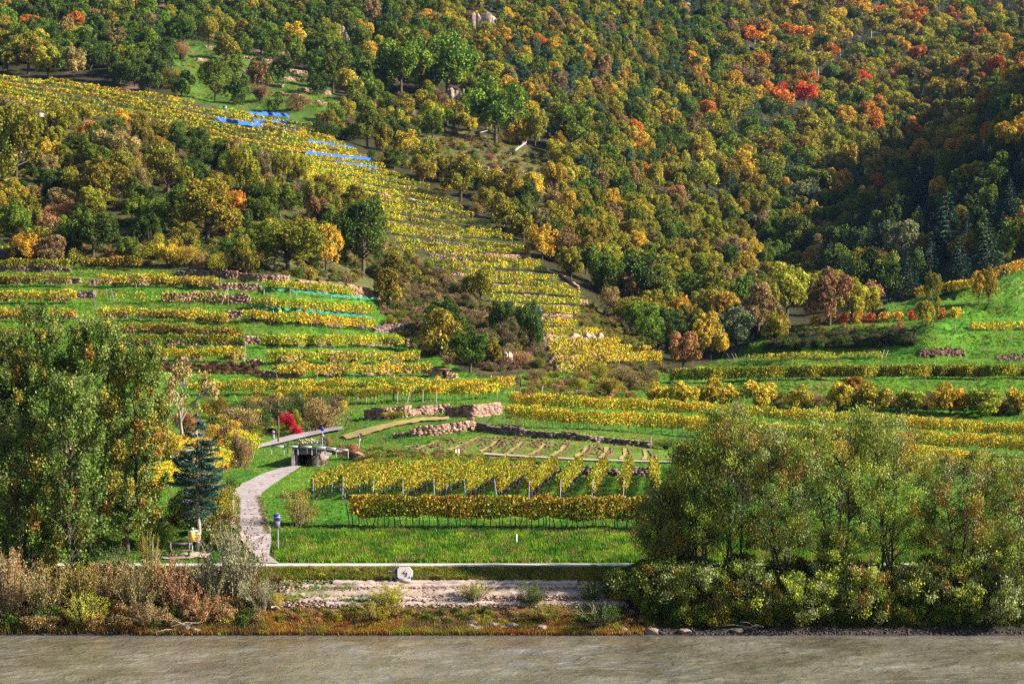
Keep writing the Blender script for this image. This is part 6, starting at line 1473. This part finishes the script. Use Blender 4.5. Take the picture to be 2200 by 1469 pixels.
# logs
p0 = P(690, 925); px = p0[1] / F
for i, (a, b_, c_, d_) in enumerate([(667, 911, 675, 926), (672, 910, 681, 925), (678, 911, 685, 925), (682, 911, 690, 924), (689, 905, 697, 922), (694, 907, 703, 922), (700, 908, 706, 923), (704, 906, 711, 922), (709, 907, 714, 921)]):
    y0 = p0[1] + .1 * (i % 3); A = S(a, b_, y0 + .8); B_ = S(c_, d_, y0); o_ = thing('log', '%s cut log leaning on the log heap by the road' % ords[i], 'log', B_, group='logs leaning on the heap'); m = MB(); m.tube([(0, 0, 0), A - B_], [.13 + .03 * (i % 2), .11], 8); obj('trunk_section', m.mesh('trunk_section', [M['log']]), o_); disc('cut_end', tuple((A - B_) + (0, -.02, .02)), .11, 'plank', o_, 8, .02)
cl = thing('brushwood_heap', 'dark brushwood heap behind leaning logs', 'wood pile', p0 + (0, 1.6, 0)); m = MB()
for i in range(60):
    a = R.uniform(-1.6, 1.4); h_ = R.uniform(.1, 1.5); m.tube([(a, R.uniform(-.3, .5), h_), (a + R.normal(0, .9), R.uniform(-.3, .5), h_ + R.normal(.1, .3))], .035, 3)
obj('branches', m.mesh('branches', [M['dark_wood']]), cl, kind='stuff')
p = P(655, 926); bh = thing('beam_stack', 'two pale beams stacked on dark blocks left of the logs', 'beams', p)
for i in range(2): bxo('beam', (0, 0, .25 + i * .3), (15 * px, .25, .18), 'log', bh, .05)
for s_ in (-.3, .3): bxo('block', (s_, 0, .05), (.2, .3, .3), 'dark_wood', bh)
# pale boards behind the railing
pbd = P(670, 957); Yb = pbd[1] + 1.5
bs = thing('board_pile', 'fanned pile of pale yellow boards behind the green railing', 'boards', S(668, 955, Yb))
for i in range(9):
    u_ = 645 + i * 6.3; bxo('board', tuple(S(u_, 949.5 + (i % 2) * 1.4 - 2 * math.sin(i * .5), Yb + i * .05) - S(668, 955, Yb)), (12 * Yb / F, .7, .09), 'white' if i in (4, 8) else 'plank', bs, .1, -.5, .62)
for i in range(8): bxo('board', tuple(S(641 + i * 5, 954 + (i % 2), Yb - .3) - S(668, 955, Yb)), (6 * Yb / F, .3, .12), 'plank', bs, .1, -.3, .5)
# small hut beside the red creeper
p = P(590, 912); px = p[1] / F; h_ = thing('garden_hut', 'tiny hut with pale slanted roof half swallowed by red creeper', 'hut', p)
bxo('wall', (0, .6, .6), (14 * px, 1.2, 1.2), 'dark_wood', h_)
bxo('roof', (3.6 * px, .5, 1.32), (11 * px, 1.5, .07), 'roof', h_, 0, 0, .72); bxo('roof', (-4.2 * px, .5, 1.32), (10 * px, 1.5, .07), 'dark_wood', h_, 0, 0, -.8)
bxo('door', (-.2, -.02, .45), (.4, .05, .9), 'black', h_)
p = P(583, 930); h_ = thing('firewood_stack', 'dark firewood stack on grass left of the telephone pole', 'wood pile', p)
m = MB()
for i in range(40): m.tube([(R.uniform(-.7, .7), -.4, R.uniform(.05, .6)), (R.uniform(-.7, .7), .4, R.uniform(.05, .6))], .06, 5)
obj('firewood', m.mesh('firewood', [M['dark_wood']]), h_, kind='stuff')
# stone hut with red lintel, in the terrace wall
p = P(948, 812); px = p[1] / F; root = thing('stone_hut', 'small dry stone hut with dark doorway and red lintel', 'hut', p)
def stbox(parent, path, h, mat='stone', nm='stones', sw=.45):
    V, Q, lc = stones_mesh(np.array(path), h, R, sw, .2, .5, .12); return obj(nm, make_mesh(nm, V, Q, None, [SM[mat]], lc), parent, kind='stuff')
stbox(root, [(-21 * px, 0, 0), (-10 * px, 0, 0), (1.5 * px, 0, 0)], 19 * px, nm='wall'); stbox(root, [(9 * px, 0, 0), (20 * px, .3, 0), (36 * px, .5, 0)], [19 * px, 15 * px, 9 * px], nm='wall'); stbox(root, [(-21 * px, 0, 0), (-21 * px, 2.5, 0)], 17 * px, nm='wall')
bxo('door_opening', (5.2 * px, .5, 7 * px), (9 * px, .8, 15 * px), 'black', root); bxo('lintel', (-.5 * px, -.1, 18.6 * px), (25 * px, .7, .16), 'brick_red', root); bxo('roof', (0, 1.3, 19.6 * px), (42 * px, 2.6, .16), 'dark_stone', root)
# dark niche and rocky outcrop in the lower steep vineyard
def rock(name, u, v, wpx, hpx, label, mat='stone', seed=0, d=2.0):
    rr = np.random.default_rng(seed); p = P(u, v); s = p[1] / F; root = thing(name, label, 'rock outcrop', p); 
    for i in range(5):
        cx = nrm(rr.normal(size=(30, 3))) * rr.uniform(.7, 1.1, (30, 1)) * (wpx * s * .22, d * .5, hpx * s * .5); bm = bmesh.new(); [bm.verts.new(q) for q in cx]; bmesh.ops.convex_hull(bm, input=bm.verts); me = bpy.data.meshes.new('boulder'); bm.to_mesh(me); bm.free(); me.materials.append(M[mat]); obj('boulder', me, root, ((i - 2) * wpx * s * .2, rr.uniform(0, .6), hpx * s * rr.uniform(.2, .5)), rz=0)
    return root
rock('rock_outcrop', 1260, 733, 62, 22, 'craggy pink outcrop within the slope-foot terraces', seed=1); rock('rock_outcrop', 1080, 780, 40, 30, 'bare grey-pink rock slope below hut-side dark tree', seed=2); rock('rock_outcrop', 1028, 730, 18, 12, 'small pale rock above dark tree by stone hut', seed=3)
rock('rock_outcrop', 980, 222, 40, 34, 'pinkish rock face below the huge rounded tree', seed=4); rock('rock_outcrop', 1040, 70, 50, 60, 'purple-pink crag among trees at top centre', seed=5); rock('rock_outcrop', 745, 92, 50, 40, 'pinkish rocks at the edge of top dark wood', seed=6); rock('rock_outcrop', 1160, 295, 30, 20, 'small pink rock right of the fallen pale trunk', seed=7)
clods('earth_scar', 1975 + R.uniform(0, 95, 260), 757 + R.normal(0, 4, 260), .15, .6, SM['dark_stone'], (.8, .6, .5)); clods('earth_scar', 2140 + R.uniform(0, 80, 160), 768 + R.normal(0, 3, 160), .15, .5, SM['dark_stone'], (.8, .7, .6)); rock('rock_outcrop', 140, 105, 40, 16, 'grey rock below the yellow tree top left', seed=10)
# shed, privy, white board on the hill
p = P(248, 148); px = p[1] / F; root = thing('wooden_shed', 'small dark shed with flat sloping roof above the left vineyard', 'shed', p)
bxo('wall', (0, 0, 6 * px), (20 * px, 2, 13 * px), 'dark_wood', root); bxo('roof', (0, -.1, 14.5 * px), (30 * px, 2.8, .2), 'roof', root, 0, 0, .2); bxo('door', (-.3, -1.02, 5 * px), (.8, .06, 9 * px), 'black', root)
p = P(397, 192); px = p[1] / F; root = thing('orange_privy', 'narrow orange-brown wooden privy between bushes', 'hut', p)
bxo('wall', (0, 0, 11 * px), (11 * px, 1.4, 24 * px), 'orange_wood', root); bxo('roof', (0, -.1, 23.6 * px), (14 * px, 1.9, .12), 'roof', root, 0, 0, .1); bxo('window', (-.05, -.72, 14 * px), (2.6 * px, .05, 4 * px), 'white', root); bxo('terrace_slab', (-10 * px, 0, 1), (14 * px, 1.6, 3), 'orange_wood', root)
p = P(571, 149); px = p[1] / F; root = thing('display_board', 'pale yellow panel standing on the abandoned terraces', 'panel', p); bxo('panel', (0, 0, 3.4 * px), (14 * px, .15, 4.5 * px), 'plank', root); [bxo('leg', (s_ * 6 * px, .05, 1.5 * px), (.12, .12, 4 * px), 'wood', root) for s_ in (-1, 1)]
p = P(483, 236); px = p[1] / F; root = thing('water_tank', 'small grey box at the upper edge of the vineyard', 'box', p); bxo('tank', (0, 0, 3.5 * px), (8 * px, .8, 6.5 * px), 'grey_steel', root); bxo('lid', (0, 0, 7 * px), (8.6 * px, .95, .1), 'steel', root)
# nets
def net(pts, hpx, mat, label, sag=.25):
    pts = np.array(pts, float); t = np.linspace(0, len(pts) - 1, max(8, int((pts[-1, 0] - pts[0, 0]) / 3))); us = np.interp(t, np.arange(len(pts)), pts[:, 0]); vs = np.interp(t, np.arange(len(pts)), pts[:, 1])
    f = Pm(us, vs); f[:, 1] -= .55; s = f[:, 1] / F; n = len(us); h = hpx * s * (1 - sag * vnoise(us / 9, 1.5, int(pts[0, 0]))) ; rows = []
    for a in np.linspace(0, 1, 5): rows.append(f + np.stack([0 * h, .12 * np.sin(us / 2.3 + a * 4) - .1 * a, .5 + 1.1 * h * a + .08 * np.sin(us / 3.1)], 1))
    V = np.stack(rows, 1); m = 5; i = np.arange(n - 1)[:, None] * m; j = np.arange(4)[None]; o_ = f[n // 2]
    root = thing('bird_net', label, 'net', o_, group=None)
    obj('netting', make_mesh('netting', V.reshape(-1, 3) - o_, np.stack([i + j, i + m + j, i + m + j + 1, i + j + 1], -1).reshape(-1, 4), None, [M[mat]]), root)
    for k2 in range(0, n, max(2, n // 4)): tbo('post', [f[k2] - o_ + (0, .1, -.2), f[k2] - o_ + (0, .1, h[k2] + .5)], .06, 'grey_steel', root, 5)
net([(530, 252), (580, 253), (622, 256)], 7, 'net', 'uppermost blue net on hill vineyard, shortest of left group'); net([(545, 266), (600, 270), (636, 273)], 6, 'net', 'second blue net from top, partly torn'); net([(464, 264), (520, 273), (600, 283), (658, 292)], 8, 'net', 'longest blue net, stretching along yellow row on hill')
net([(664, 314), (700, 317), (760, 328)], 7, 'net', 'blue net right of the low round dark bush'); net([(658, 336), (700, 341), (800, 350)], 6, 'net', 'long thin blue net in the middle of right group'); net([(722, 358), (760, 362), (812, 370)], 6, 'net', 'lowest blue net near vineyard upper edge')
net([(1150, 677), (1164, 678)], 8, 'net', 'tiny pale blue net at the slope foot'); net([(1156, 700), (1192, 701)], 9, 'net', 'small bright blue net under the tiny one'); net([(-40, 554), (60, 554), (112, 556)], 11, 'dark_net', 'dark blue net along uppermost left vine row', .4)
net([(568, 630), (660, 637), (760, 648), (810, 651)], 4, 'teal', 'upper teal net strip on the grass of right terraces', .1); net([(538, 667), (640, 676), (800, 690)], 4, 'teal', 'lower teal net strip under the yellow-green row', .1)
# fallen trees
def fallen(u0, v0, u1, v1, r, mat, label, nb=8, seed=0, lift=.4):
    rr = np.random.default_rng(seed); a = P(u0, v0) + (0, 0, .3); b_ = P(u1, v1) + (0, 0, lift); root = thing('fallen_tree', label, 'fallen tree', a); d = b_ - a; m = MB(); m.tube([(0, 0, 0), d * .5 + (0, 0, .15), d], [r, r * .7, r * .25], 6); obj('trunk', m.mesh('trunk', [M[mat]]), root); m = MB()
    for i in range(nb): t = rr.uniform(.4, 1); q = d * t; e = q + nrm(d[None])[0] * rr.uniform(.5, 2.5) + rr.normal(size=3) * (.7, .5, .6) + (0, 0, .4); m.tube([q, (q + e) / 2 + (0, 0, .15), e], [r * .4, r * .25, .02], 4)
    obj('branches', m.mesh('branches', [M[mat]]), root)
fallen(1096, 334, 1132, 314, .42, 'slab', 'pale fallen tree trunk lying on meadow', 12, 1, 1.0); fallen(1060, 335, 1032, 298, .26, 'dark_wood', 'dark fallen trunk left of the pale one', 4, 2); fallen(1030, 288, 1062, 282, .18, 'pale_bark', 'thin pale dead branches below the domed tree', 8, 3)
fallen(505, 1322, 388, 1358, .11, 'pale_bark', 'long pale driftwood branch by the water', 9, 4, .1); fallen(180, 1350, 212, 1330, .07, 'pale_bark', 'short driftwood stick near the yellow-green tuft bush', 3, 5, .2); fallen(583, 1314, 605, 1314, .07, 'slab', 'small pale driftwood piece on the grass', 1, 6, .1); fallen(1640, 1356, 1610, 1352, .06, 'pale_bark', 'thin driftwood under the right willows', 4, 7, .15)
# gate and frames
p = P(1119, 831); px = p[1] / F; root = thing('field_gate', 'dark wooden gate post with diagonal brace at the terrace end', 'gate', p); bxo('post', (0, 0, 9 * px), (.2, .2, 19 * px), 'dark_wood', root); bxo('top_bar', (-7 * px, 0, 17.5 * px), (14 * px, .1, .12), 'dark_wood', root); tbo('brace', [(-13 * px, 0, 15 * px), (-1 * px, 0, 4 * px)], .05, 'dark_wood', root, 5)
p = P(1228, 848); px = p[1] / F; root = thing('white_gate', 'small white metal gate between bushes above golden rows', 'gate', p); bxo('top_bar', (0, 0, 6 * px), (17 * px, .06, .08), 'white', root); [bxo('post', (s_ * 8.5 * px, 0, 3 * px), (.09, .09, 7 * px), 'white', root) for s_ in (-1, 1)]; bxo('gate_post', (11 * px, 0, 4 * px), (.14, .14, 12 * px), 'sky_blue', root); bxo('gate_post', (-14 * px, 0, 4 * px), (.14, .14, 10 * px), 'wood', root)
for i, (u, v, vt, ln) in enumerate([(1162, 842, 828, .3), (1412, 740, 715, -.6), (1574, 773, 759, -1.0), (1582, 773, 759, -.8), (1587, 773, 759, -.6), (1893, 768, 751, .5), (1900, 769, 752, .6), (2192, 654, 632, -.5), (2055, 716, 695, -.3), (2176, 738, 720, -.4)]):
    pole_at('trellis_post', u, v, vt, ['tilted white post near the white gate', 'steel angled posts at the tip of the grassy spur', 'first leaning trellis post left end of shaded terrace', 'second leaning trellis post at left end of shaded terrace', 'third leaning trellis post at left end of shaded terrace', 'left leaning post at right end of young vines', 'right leaning post at right end of young vines', 'leaning post high on the right grass slope', 'thin leaning post below end-on rows, right', 'thin leaning post near stony scar, right edge'][i], 'post', .06, 'wood', lean=ln)
# tall dead stems on the left bank
for i, (u, v, vt, ln) in enumerate([(45, 1280, 1105, -.2), (66, 1275, 1130, .3), (62, 1270, 1150, 0), (92, 1250, 1172, .5), (101, 1255, 1172, .4), (14, 1260, 1180, -.8), (20, 1290, 1200, -1.2), (328, 1240, 1160, 0), (335, 1235, 1165, .1)]):
    p = P(u, v); t = vz(vt, p[1]) - p[2]; rr = np.random.default_rng(i); root = thing('dead_stem', '%s tall dead stem rising from scrub on left bank' % ords[i], 'stem', p, group='dead stems on the left bank'); m = MB(); m.tube([(0, 0, -.1), (ln * .3, 0, t * .5), (ln, 0, t)], [.04, .03, .01], 4)
    for k2 in range(5): a = rr.uniform(.3, .9) * t; m.tube([(ln * a / t, 0, a), (ln * a / t + rr.normal(0, .25), 0, a + rr.uniform(.3, .8))], [.015, .005], 3)
    obj('twigs', m.mesh('twigs', [M['pale_bark']]), root)

# ------------------------------------------------------------------ blue autumn haze over the valley
hm = bpy.data.materials.new('valley_air'); hm.use_nodes = True; nt = hm.node_tree; nt.nodes.clear()
ho = nt.nodes.new('ShaderNodeOutputMaterial'); hv_ = nt.nodes.new('ShaderNodeVolumePrincipled'); hv_.inputs['Color'].default_value = (.30, .50, 1, 1); hv_.inputs['Density'].default_value = HAZE; hv_.inputs['Anisotropy'].default_value = 0.0
nt.links.new(hv_.outputs[0], ho.inputs['Volume'])
zt_ = float(Z.max()) + 25; m = MB(); m.box((400, 1270, (zt_ - 8) / 2), (4600, 2600, zt_ + 8)); obj('haze', m.mesh('haze', [hm]), kind='stuff')
